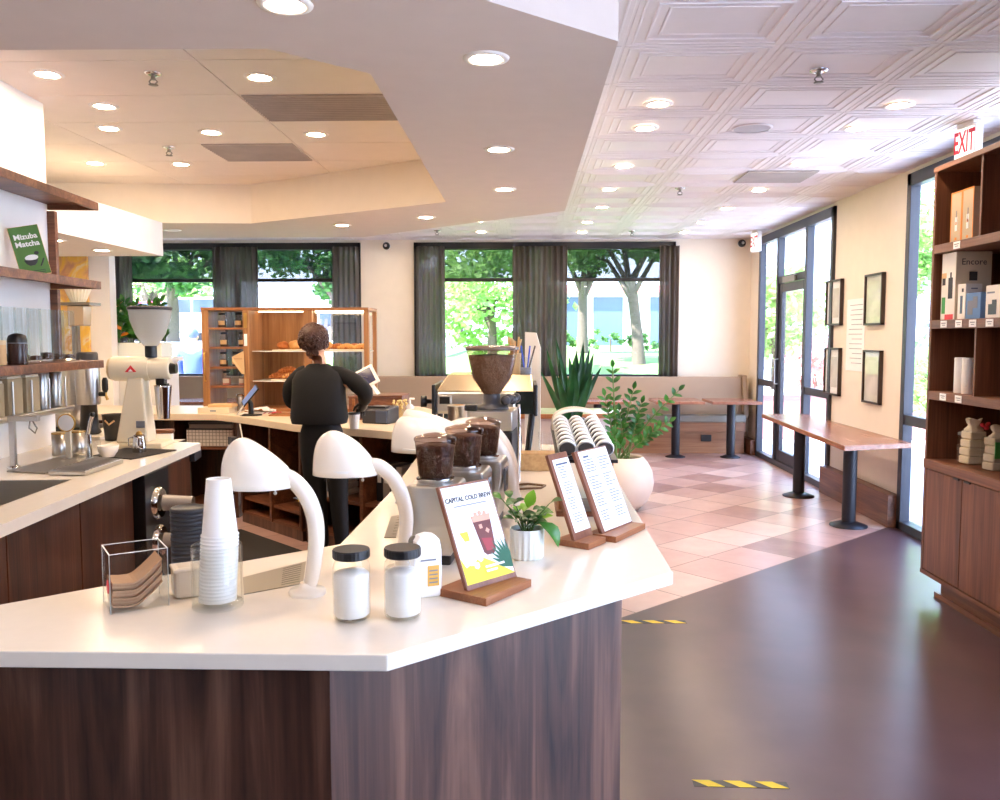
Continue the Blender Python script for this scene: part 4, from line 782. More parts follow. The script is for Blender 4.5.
t=thing('cleaning_brush','wooden backed brush lying at the end of the left worktop','brush',(-2.30,5.28,K+.05),radians(10)); MB().box(-.085,-.03,-.005,.085,.03,.022).build('brush_back',W['walnutx'],t,bevel=.012); MB().box(-.075,-.025,-.048,.075,.025,-.005).build('bristles',W['paper'],t,bevel=.006)
t=thing('kraft_tray','flat pale tray under the brush','tray',(-2.30,5.25,K)); 
MB().box(-.13,-.07,0,.13,.07,.0).build('x',W['cream'],t) if 0 else MB().box(-.15,-.06,0,.14,.07,.002+.0).build('sheet',W['cream'],t)
t=thing('black_bucket','black knock bucket behind the white grinder','bucket',(-2.60,5.30,K)); m=MB(); m.lathe([(.06,0),(.075,.16),(.078,.165),(.07,.16),(.055,.01),(.001,.01)],n=24); m.build('bucket',W['black'],t); MB().tube([(-.03,-.066,.13),(0,-.078,.105),(.03,-.066,.13)],.006,6).build('grip',W['kraftl'],t)
# white bulk grinder
g0=V((-2.31,4.99,K)); t=thing('bulk_grinder','white bulk coffee grinder with clear funnel hopper and red triangle badge','grinder',g0,radians(6))
MB().prism([(-.15,-.13),(.17,-.11),(.17,.12),(-.15,.13)],.0,.03).build('base',W['cream'],t,bevel=.008)
m=MB(); m.add([(-.1,-.085,.03),(.085,-.085,.03),(.085,.085,.03),(-.1,.085,.03),(-.035,-.06,.41),(.055,-.06,.41),(.055,.06,.41),(-.035,.06,.41)],[(0,3,2,1),(4,5,6,7),(0,1,5,4),(1,2,6,5),(2,3,7,6),(3,0,4,7)]); m.build('pedestal',W['cream'],t,bevel=.01)
m=MB(); m.tube([(-.135,-.0,.465),(-.12,0,.465),(.06,0,.465),(.085,0,.465)],[.068,.074,.074,.07],32); m.build('motor_body',W['cream'],t)
m=MB(); m.tube([(-.15,0,.465),(-.134,0,.465)],[.062,.07],28); cap=m.build('motor_cap',W['creamd'],t); 
for k in range(4): a=k*pi/2+.4; MB().ell((-.152,.045*cos(a),.465+.045*sin(a)),.006,8,6).build('screw',W['dark'],cap)
MB().tube([(.08,0,.465),(.19,0,.465),(.2,0,.465)],[.066,.066,.06],30).build('burr_housing',W['cream'],t); MB().tube([(.2,0,.465),(.235,0,.465)],[.034,.03],20).build('adjust_knob',W['black'],t)
MB().lathe([(.034,.53),(.034,.60)],c=(.09,0,0),n=20).build('hopper_neck',W['black'],t)
MB().lathe([(.04,.60),(.085,.67),(.112,.75),(.122,.815)],c=(.09,0,0),n=30,cap=False).build('hopper',sheer('frosted_hopper','#e2e3e0',.62,.6),t); MB().lathe([(.124,.812),(.127,.816),(.127,.828),(.11,.832),(.001,.834)],c=(.09,0,0),n=30).build('hopper_lid',W['dark'],t)
m=MB(); x0=-.005; m.slab([(x0-.033,-.0735,.447),(x0+.033,-.0735,.447),(x0,-.0725,.487)],(0,-1,0),.0035); bd=m.build('badge',W['red'],t); m=MB(); m.slab([(x0-.014,-.0775,.45),(x0+.014,-.0775,.45),(x0,-.0768,.466)],(0,-1,0),.001); m.build('badge_mark',W['paper'],bd)
MB().box(.12,-.03,.37,.17,.03,.41).build('chute',W['black'],t,bevel=.004); MB().box(.02,-.0862,.12,.07,-.0855,.16).build('maker_plate',W['inkl'],t)
t=thing('grounds_bin','tall shiny steel catch cup hanging under the white grinder spout','cup',(-2.155,5.0,1.08)); MB().lathe([(.036,0),(.05,.19),(.052,.2),(.048,.19),(.034,.005),(.001,.005)],n=26).build('cup',W['chrome'],t); MB().box(-.03,-.02,.195,.03,.02,.21).build('clip',W['black'],t)
# potted greenery behind it
def leafy(m, base, tip, w, mi=0, bend=.0, nrm=None, cup=.15):
    base=V(base); tip=V(tip); d=(tip-base); L=d.length; d.normalize(); nrm=V(nrm or (0,0,1)); s=d.cross(nrm); s = s.normalized() if s.length>.01 else V((1,0,0)); up=s.cross(d)
    vs=[base]; fs=[]; prof=[(.12,.35),(.3,.85),(.5,1),(.7,.85),(.88,.45)]
    for u,k in prof: c=base+d*L*u+up*(bend*L*sin(pi*u)); vs+= [c-s*w*k/2+up*cup*w*k, c, c+s*w*k/2+up*cup*w*k]
    vs.append(tip); n=len(prof); fs+=[(0,2,1),(0,3,2)]
    for i in range(n-1): a=1+3*i; fs+=[(a,a+1,a+4,a+3),(a+1,a+2,a+5,a+4)]
    a=1+3*(n-1); fs+=[(a,a+1,len(vs)-1),(a+1,a+2,len(vs)-1)]; m.add(vs,fs,mi,True)
def zz_stem(ms, ml, p, d, L, w, n=9, seed=0, y=False, bare=.25):
    R=random.Random(seed); p=V(p); d=V(d).normalized(); path=[]
    for k in range(9): u=k/8; path.append(p+d*L*u+V((d.x,d.y,0))*L*.28*u*u-V((0,0,.12*L*u*u*(1-d.z))))
    ms.tube(path,[.011*(1-.7*k/8)*L/.6 for k in range(9)],7)
    for k in range(n):
        u=bare+(1-bare)*(k+.3)/n; i=min(int(u*8),7); q=path[i].lerp(path[i+1],u*8-i); t_=(path[i+1]-path[i]).normalized(); s=t_.cross(V((R.uniform(-.3,.3),-1,R.uniform(-.2,.4)))).normalized()
        for sg in (-1,1):
            dr=(s*sg+t_*.7+V((0,R.uniform(-.3,.3),R.uniform(-.1,.2)))).normalized(); leafy(ml,q,q+dr*w*R.uniform(1.4,1.9),w*R.uniform(.7,.9),1 if (y and R.random()<.012) else 0,.1,(R.uniform(-.5,.5),-.8,.6))
    leafy(ml,path[-1],path[-1]+(path[-1]-path[-2]).normalized()*w*1.6,w*.8,0,.1,(0,-.8,.5))
t=thing('potted_plant','bushy glossy green plant in a low white trough behind the grinder','plant',(-3.83,8.32,1.37)); MB().box(-.25,-.13,0,.3,.13,.14).build('trough',W['potw'],t,bevel=.01); MB().box(-.23,-.11,.14,.28,.11,.142).build('soil',W['soil'],t)
ms,ml=MB(),MB(); R=random.Random(5)
for k in range(17): zz_stem(ms,ml,(R.uniform(-.2,.26),R.uniform(-.08,.08),.14),(R.uniform(-.4,.35),R.uniform(-.2,.15),1),R.uniform(.26,.42),.055,9,k,True,.1)
ms.build('stems',W['stem'],t); ml.build('leaves',[W['leaf'],W['orange']],t)
o=thing('plant_stand','pale side ledge carrying the white plant trough','stand',(-3.81,8.34,0)); MB().box(-.34,-.18,1.33,.36,.17,1.369).build('top',W['wallw'],o,bevel=.003); MB().box(-.3,-.15,0,.32,.14,1.33).build('body',W['wallw'],o)
# ================================================================== FRONT BAR
top = [(-1.6,1.697),(-.282,1.699),(.413,2.339),(.43,5.15),(-.60,5.15),(-.566,3.6),(-.583,2.631),(-1.148,2.124),(-1.55,1.99),(-1.6,1.99)]
top[8] = (-1.30,1.985); top[9] = (-1.6,1.985)
o = MB().prism(top, K-.036, K).build('bar_worktop', W['quartz'], bevel=.003); tag(o,'thick white stone bar top with an angled front corner','worktop')
t = thing('bar_counter','walnut veneer bar front under the white stone top','bar counter',(0,0,0))
c0=V((-.411,1.74)); c1=V((.276,2.373))
def panel(a,b,th,name,mat,z0=0,z1=K-.037):
    a,b=V((a[0],a[1],0)),V((b[0],b[1],0)); d=(b-a); L=d.length; d.normalize(); n=V((-d.y,d.x,0))
    return MB().box(0,0,z0,L,th,z1).build(name,mat,t,M=basis(d,n,(0,0,1),a))
panel((-1.58,1.74),c0,.02,'front_panel',W['walnutg']); panel(c0,c1,.02,'angled_panel',W['walnutg']); panel(c1,(.30,5.05),.02,'side_panel',W['walnutg'])
MB().prism([(-1.58,1.762),(-.42,1.762),(.255,2.385),(.278,5.04),(-.52,5.04),(-.50,2.66),(-1.18,2.05),(-1.28,1.95),(-1.58,1.95)],.02,K-.037).build('carcass',W['walnut'],t)
# ---------------- gooseneck lamps
def gooseneck(label, Y, rings, arm, base, ar, rad, brx=.047):
    b = aty(*base, Y); b.z = K; t = thing('gooseneck_lamp', label, 'lamp', b, 0, 'white gooseneck lamps')
    bw=max(r-l for l,r,_ in rings); m=MB(); n=32; vs=[]; RX=[]
    for (l,r,y) in rings:
        p=aty(l,y,Y)-b; q=aty(r,y,Y)-b; c=(p+q)/2; rx=(q-p).length/2; RX.append((c,rx))
    k=len(RX); r0=RX[0][1]
    for c,rx in RX:
        for i in range(n): a=2*pi*i/n; vs.append((c.x+rx*cos(a), rad*(rx/r0)**.8*sin(a)+0, c.z))
    m.add(vs,[(j*n+i,j*n+(i+1)%n,(j+1)*n+(i+1)%n,(j+1)*n+i) for j in range(k-1) for i in range(n)],0,True); m.add(vs[-n:],[tuple(range(n))],0,True)
    s=m.build('shade',W['white'],t,sub=1)
    md=s.modifiers.new('sol','SOLIDIFY'); md.thickness=.004; md.offset=-1
    c,rx=RX[0]; m=MB(); m.cyl((c.x+rx*.55,-rad*.3,c.z+.03),(c.x+rx*.55,-rad*.3,c.z-.012),.0025,n=8); m.ell((c.x+rx*.55,-rad*.3,c.z-.013),.0045,8,6); m.build('pull_nib',W['steel'],t)
    MB().cyl((c.x,0,c.z+.012),(c.x,0,c.z+.018),r0*.8,n=24).build('under_plate',W['whitem'],t)
    P=[aty(x,y,Y)-b for x,y in arm]; P=[V((q.x,0,max(q.z,.022))) for q in P]
    # smooth the arm with a Catmull-Rom pass
    S=[]
    for i in range(len(P)-1):
        p0,p1,p2,p3=P[max(i-1,0)],P[i],P[i+1],P[min(i+2,len(P)-1)]
        for u in (0,.2,.4,.6,.8): S.append(.5*((2*p1)+(p2-p0)*u+(2*p0-5*p1+4*p2-p3)*u*u+(3*p1-p0-3*p2+p3)*u**3))
    S.append(P[-1]); kk=len(S)
    MB().tube(S,[ar*(1.0+.12*sin(pi*i/kk)-.22*(i/kk)**3) for i in range(kk)],20).build('arm',W['white'],t)
    MB().lathe([(brx,0),(brx,.006),(brx*.94,.012),(ar*1.2,.016),(ar*.9,.03)],n=32).build('base',W['white'],t)
    return t
gooseneck('white gooseneck lamp nearest the camera, shade behind the paper cup stack',2.11,[(222,294,486.5),(222,292,472),(222.5,283,463),(224.5,271,453),(228.5,260,445.5),(234,251,440),(239,246,438)],[(268,473),(277,474),(292.5,480),(306,495),(314,515),(316.5,535),(315,556),(311.5,580),(307.5,601)],(307.5,600),.0195,.075)
gooseneck('white gooseneck lamp in the middle, shade before the person in black',2.33,[(313,379,474),(313.3,376,464),(313.8,370,455),(315.5,361,445),(319,352,438),(323.5,344,433.5),(329,337,431)],[(362,466),(370,465),(380,467),(392.5,477.5),(401,493),(406,512),(406,530),(404,548),(402,568)],(402,568),.019,.075)
gooseneck('white gooseneck lamp behind the bean grinders, nearer one of the back pair',3.14,[(391,466,451),(391.3,464,440),(392.5,452,430),(395,436,423),(398,420,418.5),(401.5,411,416.5)],[(448,436),(462,432),(478,432),(494,442),(506,462),(512.5,485),(513,505),(508,522)],(508,524),.024,.09)
gooseneck('white gooseneck lamp at the back, mostly hidden behind its nearer twin',3.45,[(400,470,441),(400.4,466,430),(401.3,452,421),(402.5,436,415),(404.5,421,411),(407,413,409)],[(450,428),(463,424),(478,424),(494,432),(506,448),(513,470),(513,488),(510,500)],(510,502),.024,.09)
# ---------------- jars
def jar(label, px, py):
    p=atz(px,py,K); t=thing('glass_jar',label,'jar',(p.x,p.y,K),0,'glass jars with black lids'); s=1.0
    MB().lathe([(.036,0.001),(.0415,.006),(.043,.016),(.043,.122),(.041,.132),(.036,.141),(.0365,.150)],n=32,cap=False).build('glass_body',W['glassc'],t)
    MB().lathe([(.001,.003),(.036,.003),(.039,.012)],n=32,cap=False).build('glass_bottom',W['glassc'],t)
    MB().lathe([(.036,.010),(.0405,.014),(.0408,.108),(.035,.113),(.001,.118)],n=30).build('white_contents',W['milk'],t)
    m=MB(); n=60; vs=[]
    for r,z in ((.041,.145),(.0428,.148),(.0428,.162),(.041,.166)):
        for i in range(n): a=2*pi*i/n; q=r*(1+(.012 if i%2 else 0)); vs.append((q*cos(a),q*sin(a),z))
    m.add(vs,[(j*n+i,j*n+(i+1)%n,(j+1)*n+(i+1)%n,(j+1)*n+i) for j in range(3) for i in range(n)]+[tuple(range(3*n,4*n))],0); m.build('screw_lid',W['black'],t); return t
jar('lidded glass jar of white powder, left one next to the lamp base',352,619); jar('lidded glass jar of white powder, right one touching the white pouch',403,617)
p=atz(426,596,K); t=thing('white_pouch','white round topped pouch with a yellow label behind the right jar','pouch',(p.x,p.y+.0,K),radians(25)); m=MB(); prof=[(-.036,0),(.036,0),(.038,.06),(.037,.12),(.032,.145),(.02,.158),(0,.162),(-.02,.158),(-.032,.145),(-.037,.12),(-.038,.06)]
m.add([(x,-.02,z) for x,z in prof]+[(x,.02,z) for x,z in prof],[tuple(range(len(prof))),tuple(range(2*len(prof)-1,len(prof)-1,-1))]+[(i,len(prof)+i,len(prof)+(i+1)%len(prof),(i+1)%len(prof)) for i in range(len(prof))]); m.build('pouch_body',W['paper'],t,bevel=.008,seg=3)
MB().box(.0,-.0212,.03,.03,-.0198,.08).build('yellow_label',W['orange'],t) if 0 else MB().box(-.002,-.0212,.03,.028,-.0198,.082).build('yellow_label',pbr('label_gold','#e2ad4c',.5),t)
m=MB(); [m.box(.002,-.0218,.038+.01*k,.024,-.0211,.041+.01*k) for k in range(4)]; m.box(-.02,-.0218,.095,.02,-.0205,.099); m.build('fine_print',W['inkl'],t); MB().ell((-.028,.012,.137),(.014,.012,.018)).build('metal_clip',W['steeld'],t)
# ---------------- paper cups in a glass vase
p=atz(218,606,K); cx,cy=p.x,p.y
t=thing('glass_vase','clear glass cylinder holding the stack of white paper cups','vase',(cx,cy,K)); MB().lathe([(.060,.001),(.060,.150),(.0585,.152),(.057,.150),(.057,.012)],n=40,cap=False).build('glass_wall',W['glassc'],t); MB().lathe([(.059,0),(.060,.004),(.058,.012),(.001,.012)],n=40,cap=False).build('thick_bottom',W['glassc'],t)
def paper_cup(label):
    t=thing('paper_cup',label,'cup',(cx,cy,0),0,'stacked white paper cups')
    MB().lathe([(.0425,.003),(.0415,.006),(.0285,.139),(.0278,.139),(.0275,.132)],n=36,cap=False).build('cup_wall',W['cup'],t)
    m=MB(); ring=[]
    m.lathe([(.0418,.0),(.0446,.0012),(.0450,.0034),(.0424,.0056)],n=36,cap=False); m.build('rolled_rim',W['cup'],t)
    MB().lathe([(.0278,.133),(.001,.133)],n=30,cap=False).build('cup_bottom',W['cup'],t); return t
NC=19; c0_=paper_cup('white paper cup upside down on top of the stack, whole wall showing'); z_top=1.088
c0_.location=(cx+.009,cy,z_top)
for k in range(1,NC): dup(c0_,'upside down white paper cup in the vase stack, %s rim from the top' % ORD[k],(cx+.0005*(NC-1-k),cy,z_top-.0088*k))
# ---------------- black lids and the white tub
lx,ly=-.915,2.262; NL=17
def black_lid(label,z):
    t=thing('lid',label,'lid',(lx,ly,z),0,'stacked black cup lids'); MB().lathe([(.0455,0),(.0475,.002),(.0475,.0075),(.0455,.0095)],n=36,cap=False).build('lid_rim',W['lid'],t); MB().lathe([(.0455,.0095),(.042,.0125),(.040,.009),(.001,.0085)],n=36,cap=False).build('lid_top',W['lid'],t); return t
l0=black_lid('black plastic cup lid on top of its stack behind the white tub',K+.0004+.0112*(NL-1))
for k in range(1,NL): dup(l0,'black plastic cup lid in the stack behind the white tub, %s from the top' % ORD[k],(lx+.0005*cos(k*3),ly,K+.0004+.0112*(NL-1-k)))
p=atz(182,602,K); t=thing('white_tub','small white rounded square tub before the black lids','tub',(p.x-.01,p.y+.06,K),radians(30)); MB().box(-.036,-.036,0,.036,.036,.078).build('tub',W['white'],t,bevel=.012,seg=3); MB().box(-.038,-.038,.066,.038,.038,.076).build('tub_rim',W['white'],t,bevel=.004)
# ---------------- acrylic box with cup sleeves
Fp=atz(110.5,615,K); Rp=atz(169.5,605.5,K); Lp=atz(93.5,603.5,K); e=(Rp-Fp).normalized(); n_=V((-e.y,e.x,0)); w=(Rp-Fp).length; d=max(.09,(Lp-Fp).dot(n_)); hh=.142
t=thing('acrylic_box','clear acrylic box holding kraft cup sleeves','box',M=basis(e,n_,(0,0,1),Fp)); th=.003
for nm,b in (('front_wall',(0,0,0,w,th,hh)),('back_wall',(0,d-th,0,w,d,hh)),('side_wall',(0,th,0,th,d-th,hh)),('side_wall',(w-th,th,0,w,d-th,hh)),('floor_plate',(th,th,0,w-th,d-th,th))): MB().box(*b).build(nm,W['acryl'],t)
rimm=pbr('acrylic_edge','#dfe6e6',.25); m=MB(); m.box(0,0,hh,w,th,hh+.0012); m.box(0,d-th,hh,w,d,hh+.0012); m.box(0,th,hh,th,d-th,hh+.0012); m.box(w-th,th,hh,w,d-th,hh+.0012); [m.box(x,y,0,x+.002,y+.002,hh) for x in (0,w-.002) for y in (0,d-.002)]; m.build('polished_edges',rimm,t)
def sleeve(i, n):
    x=.012; m=MB(); z=.008+i*.0046; pts=[]
    for k in range(15):
        u=k/14; xx=.008+u*(w-.02); zz=z+.012*(1-u)*0+ .055*max(0,u-.45)**1.25*1.9 + .006*sin(u*pi)*0 + (.018*max(0,.25-u))
        pts.append((xx,zz))
    y0,y1=d*(.1+.025*((i*7)%4)),d*(.86+.03*((i*5)%3))
    vs=[(a,y0,b) for a,b in pts]+[(a,y1,b) for a,b in pts]+[(a,y1,b+.0034) for a,b in pts]+[(a,y0,b+.0034) for a,b in pts]; q=15
    fs=[]
    for s in range(4):
        for k in range(q-1): fs.append((s*q+k,((s+1)%4)*q+k,((s+1)%4)*q+k+1,s*q+k+1))
    fs+=[(0,q,2*q,3*q)[::-1],(q-1,2*q-1,3*q-1,4*q-1)]; m.add(vs,fs,0,False); return m
NSL=13
for i in range(NSL):
    s=sleeve(i,NSL).build('cup_sleeve',W['kraft'] if i%2 else W['sleeve'],M=basis(e,n_,(0,0,1),Fp)); tag(s,('kraft cardboard cup sleeve on top of the pile in the acrylic box' if i==NSL-1 else 'kraft cardboard cup sleeve in the acrylic box, %s from the bottom of the pile' % ORD[i]),'cup sleeve','kraft cup sleeves')
o=MB().cyl((.017,-.0015,.038),(.017,-.0025,.038),.0001) if 0 else None
m=MB(); m.cyl((.0005,.03,.06),(-.0008,.03,.06),.0165,n=28); o=m.build('round_sticker',W['red'],t)
# ---------------- inlaid drip trays
def inlay(label, pts, slots):
    t=thing('drip_tray',label,'tray',(0,0,0),0,'inlaid steel drip trays'); q=[atz(x,y,K) for x,y in pts]; MB().slab([V((v.x,v.y,K+.0005)) for v in q],(0,0,1),.002).build('steel_plate',W['steeld'],t)
    m=MB()
    for i in range(slots):
        a=q[0].lerp(q[3],(i+1)/(slots+1)); b=q[1].lerp(q[2],(i+1)/(slots+1)); m.slab([V((v.x,v.y,K+.0026)) for v in (a.lerp(b,.62),a.lerp(b,.93),a.lerp(b,.93)+V((0,.004,0)),a.lerp(b,.62)+V((0,.004,0)))],(0,0,1),.0004)
    m.build('grating',W['black'],t)
inlay('steel drip tray set into the bar top beside the nearest lamp base',[(244,595),(303,584),(306,562),(243,578)],9); inlay('steel drip tray set into the bar top beside the middle lamp',[(384,538),(396,538),(402,515),(391,517)],7)
# ---------------- table signs
def stand_sign(name,label,BL,BR,TL,basepx,zb,paperfill,th=.012,mat='cherryz'):
    B0=atz(*BL,zb); B1=atz(*BR,zb); e=V((B1.x-B0.x,B1.y-B0.y,0)); w=e.length; e.normalize(); b=V((-e.y,e.x,0))
    T=atpl(*TL,B0,e); u=T-B0; h=u.length; u.normalize(); y=u.cross(e)
    t=thing(name,label,'sign',V((B0.x,B0.y,K))); M=basis(e,y,u,B0-t.location)
    o=MB().box(0,0,-.02,w,th,h).build('board',W[mat],t,M=M,bevel=.0015)
    # wooden foot
    bf=[atz(x,yy,K+.018) for x,yy in basepx]
    l=V((bf[0].x,bf[0].y,0)); f=V((bf[1].x,bf[1].y,0)); r=V((bf[2].x,bf[2].y,0)); e2=(r-f); L=e2.length; e2.normalize(); n2=V((-e2.y,e2.x,0)); D=(l-f).dot(n2)
    MB().box(0,0,0,L,D,.02).build('foot',W['cherry'],t,M=basis(e2,n2,(0,0,1),V((f.x,f.y,K))-t.location),bevel=.0015)
    return t,M,w,h
# local drawing helpers on the board face (x right, z up, -y out)
def flat(m,x0,z0,x1,z1,lay): m.box(x0,-.0006-.0003*lay,z0,x1,-.0003*lay,z1)
def fpoly(m,pts,lay): m.slab([(x,-.0003*lay,z) for x,z in pts],(0,-1,0),.0004)
t,M,w,h=stand_sign('menu_sign','cold brew poster in a slanted wooden stand at the bar corner',(467.5,591),(517,576),(438,487),[(441.5,587),(486,599.5),(531.5,580)],K+.02,1)
m=MB(); flat(m,.005,.012,w-.005,h-.006,0); m.build('poster',W['paper'],t,M=M)
text('CAPITAL COLD BREW','lettering',w*.092,W['ink'],t,M @ basis((1,0,0),(0,0,1),(0,-1,0),(w*.5,-.0012,h*.845)),bold=.0004)
m=MB(); flat(m,w*.18,h*.775,w*.82,h*.785,1); flat(m,.01,h*.95,w-.01,h*.954,1); m.build('small_print',W['inkl'],t,M=M)
m=MB(); fpoly(m,[(.005,.012),(w-.005,.012),(w-.005,h*.05),(w*.62,h*.2),(w*.42,h*.27),(w*.1,h*.2),(.005,h*.3)],1); fpoly(m,[(w*.2,h*.44),(w*.3,h*.44),(w*.3,h*.53),(w*.14,h*.53)],1); m.build('yellow_shapes',W['yel2'],t,M=M)
m=MB(); R=random.Random(2)
for (a,b) in ((.16,.33),(.3,.2),(.4,.26),(.33,.37),(.22,.24)): 
    x,z=a*w,b*h; r=w*.055; fpoly(m,[(x+r*cos(k*pi/3+a*9),z+r*sin(k*pi/3+a*9)) for k in range(6)],2)
m.build('ice_shapes',pbr('pale_ice','#dfe3ea',.6),t,M=M)
m=MB(); gl=[(w*.44,h*.62),(w*.80,h*.62),(w*.74,h*.30),(w*.68,h*.27),(w*.55,h*.27),(w*.50,h*.30)]; fpoly(m,gl,3); m.build('drink_glass',pbr('drink_brown','#6d2a22',.5),t,M=M)
m=MB(); fpoly(m,[(w*.43,h*.66),(w*.81,h*.66),(w*.795,h*.60),(w*.445,h*.60)],4); [fpoly(m,[(x*w+.008*cos(k*pi/2+x*7),z*h+.008*sin(k*pi/2+x*7)) for k in range(4)],5) for x,z in ((.53,.67),(.62,.68),(.71,.67),(.57,.55),(.68,.5))]; m.build('ice_cubes',pbr('ice_amber','#e0a58a',.5),t,M=M)
m=MB(); fpoly(m,[(w*.52,h*.44),(w*.72,h*.42),(w*.70,h*.31),(w*.56,h*.31)],5); m.build('red_glow',pbr('drink_red','#a02a30',.5),t,M=M)
m=MB(); o_=V((w*.98,0,h*.10))
for k in range(8): 
    a=pi*.52+k*.17; L=w*(.55-.03*abs(k-3)); x,z=o_.x+L*cos(a)*.95,o_.z+L*sin(a)*.95; nx,nz=-sin(a)*w*.03,cos(a)*w*.03; x=max(.006,x); fpoly(m,[(o_.x*.995,o_.z),((o_.x+x)/2+nx,(o_.z+z)/2+nz),(x,z),((o_.x+x)/2-nx,(o_.z+z)/2-nz)],6)
m.build('palm_leaves',pbr('palm_print','#2f6b4f',.6),t,M=M)
m=MB(); flat(m,w*.44,h*.155,w*.82,h*.175,8); flat(m,w*.44,h*.115,w*.66,h*.135,8); m.build('white_lines',W['paper'],t,M=M)
t,M,w,h=stand_sign('menu_sign','narrow printed menu in a slanted wooden stand','|' and (575,541),(593,534),(547.6,455),[(559,538),(588.6,544.5),(606,537.5)],K+.02,1)
def menu_print(t,M,w,h,x0,x1,z0,z1,cols,seed):
    m=MB(); flat(m,x0,z0,x1,z1,0); m.build('sheet',W['paper'],t,M=M); m=MB(); R=random.Random(seed); W_=(x1-x0)
    for c in range(cols):
        a=x0+W_*(.08+c*.5 if cols==2 else .2); z=z1-(z1-z0)*.12; ln=0
        while z>z0+(z1-z0)*.12:
            if ln%6!=5: flat(m,a,z,a+W_*(R.uniform(.2,.38) if cols==2 else R.uniform(.35,.6)),z+(z1-z0)*.012,1)
            ln+=1; z-=(z1-z0)*.036
    m.build('faint_print',W['inkl'],t,M=M); m=MB(); flat(m,x0+W_*.12,z1-(z1-z0)*.085,x0+W_*(.3 if cols==2 else .85),z1-(z1-z0)*.06,1); m.build('heading',W['slate'],t,M=M)
menu_print(t,M,w,h,w*.13,w*.97,h*.08,h*.93,1,4)
t,M,w,h=stand_sign('menu_sign','wide two column printed menu in a slanted wooden stand','|' and (602.4,534),(632.5,522),(574,452),[(594,530.5),(616,537.5),(645.4,524)],K+.02,1)
menu_print(t,M,w,h,w*.09,w*.98,h*.015,h*.985,2,5)
# faint engraving of small words by the bar edge
# ---------------- little plant
p=atz(527,560,K); t=thing('potted_plant','small peperomia in a white ribbed pot behind the cold brew sign','plant',(p.x,p.y+.03,K)); m=MB(); n=72; vs=[]
for r,z in ((.044,0),(.047,.004),(.0515,.088),(.05,.09),(.047,.088),(.045,.075)):
    for i in range(n): a=2*pi*i/n; q=r*(1+(.05*cos(a*18) if z<.086 and r>.0435 else 0)); vs.append((q*cos(a),q*sin(a),z))
m.add(vs,[(j*n+i,j*n+(i+1)%n,(j+1)*n+(i+1)%n,(j+1)*n+i) for j in range(5) for i in range(n)]+[tuple(range(n-1,-1,-1))],0,True); m.build('ribbed_pot',W['potw'],t); MB().lathe([(.046,.075),(.001,.08)],n=24,cap=False).build('soil',W['soil'],t)
ms,ml=MB(),MB(); R=random.Random(12)
for k in range(9):
    a=k*2.4; l=R.uniform(.05,.15); q=V((.012*cos(a),.012*sin(a),.078)); tip=q+V((cos(a)*l*.55,sin(a)*l*.55,l*.85)); ms.tube([q,q.lerp(tip,.5)+V((0,0,.012)),tip],[.0028,.0024,.0018],6)
    for j in range(4):
        b=a+j*1.9; s=q.lerp(tip,.35+.2*j); L=R.uniform(.04,.056); dr=V((cos(b),sin(b),R.uniform(.05,.55))).normalized(); leafy(ml,s,s+dr*L,L*.68,1 if (k+j)%9==0 else 0,.12,(0,-.3,1))
leafy(ml,(.03,-.01,.11),(.092,-.02,.035),.046,0,.25,(.5,-.6,.5)); leafy(ml,(.0,-.0,.15),(.02,-.01,.205),.035,1,.1,(0,-1,.2))
ms.build('stems',W['stem'],t); ml.build('leaves',[W['leafp'],W['leafy']],t)
# ---------------- bean grinders with hoppers
def bean_grinder(label,x,y,s=1.0):
    t=thing('bean_grinder',label,'grinder',(x,y,K),radians(-6),'steel bean grinders with clear hoppers')
    MB().box(-.055,-.08,0,.06,.09,.03).build('foot',W['black'],t,bevel=.006)
    m=MB(); pr=[(-.06,.0),(-.05,.03),(-.066,.12),(-.078,.19),(-.07,.226),(.075,.226),(.08,.21),(.07,.02)]
    sec=[(-.062,.028),(.062,.028),(.066,.1),(.076,.17),(.078,.21),(.07,.228),(-.07,.228),(-.078,.21),(-.076,.17),(-.066,.1)]
    m.add([(a,-.085,b) for a,b in sec]+[(a,.095,b) for a,b in sec],[tuple(range(10)),tuple(range(19,9,-1))]+[(i,10+i,10+(i+1)%10,(i+1)%10) for i in range(10)]); m.build('steel_body',W['steel'],t,bevel=.006)
    MB().lathe([(.05,.228),(.056,.236),(.056,.242)],n=28).build('hopper_collar',W['chrome'],t)
    MB().lathe([(.046,.242),(.05,.25),(.06,.345),(.061,.352)],n=32,cap=False).build('hopper',W['hop'],t); MB().lathe([(.044,.244),(.048,.252),(.0575,.335),(.03,.342),(.001,.342)],n=30).build('beans',W['beans'],t)
    MB().lathe([(.0625,.350),(.0635,.356),(.058,.362),(.03,.37),(.001,.374)],n=32,cap=False).build('hopper_lid',glass('smoky_lid','#cbb8ad',refl=1.0),t)
    c=MB().box(.078,-.05,.12,.086,.02,.2).build('control_panel',W['inkl'],t,bevel=.002); MB().box(.0855,-.04,.14,.0875,.0,.19).build('display',W['black'],c)
    m=MB(); m.tube([(-.06,-.04,.2),(-.095,-.05,.2),(-.105,-.052,.17)],.006,8); m.build('side_lever',W['steel'],t); return t
bean_grinder('steel bean grinder with a full clear hopper, nearest of three',-.262,2.47); bean_grinder('steel bean grinder with a full clear hopper, middle of three',-.195,2.72); bean_grinder('steel bean grinder with a full clear hopper, farthest of three',-.145,2.96)
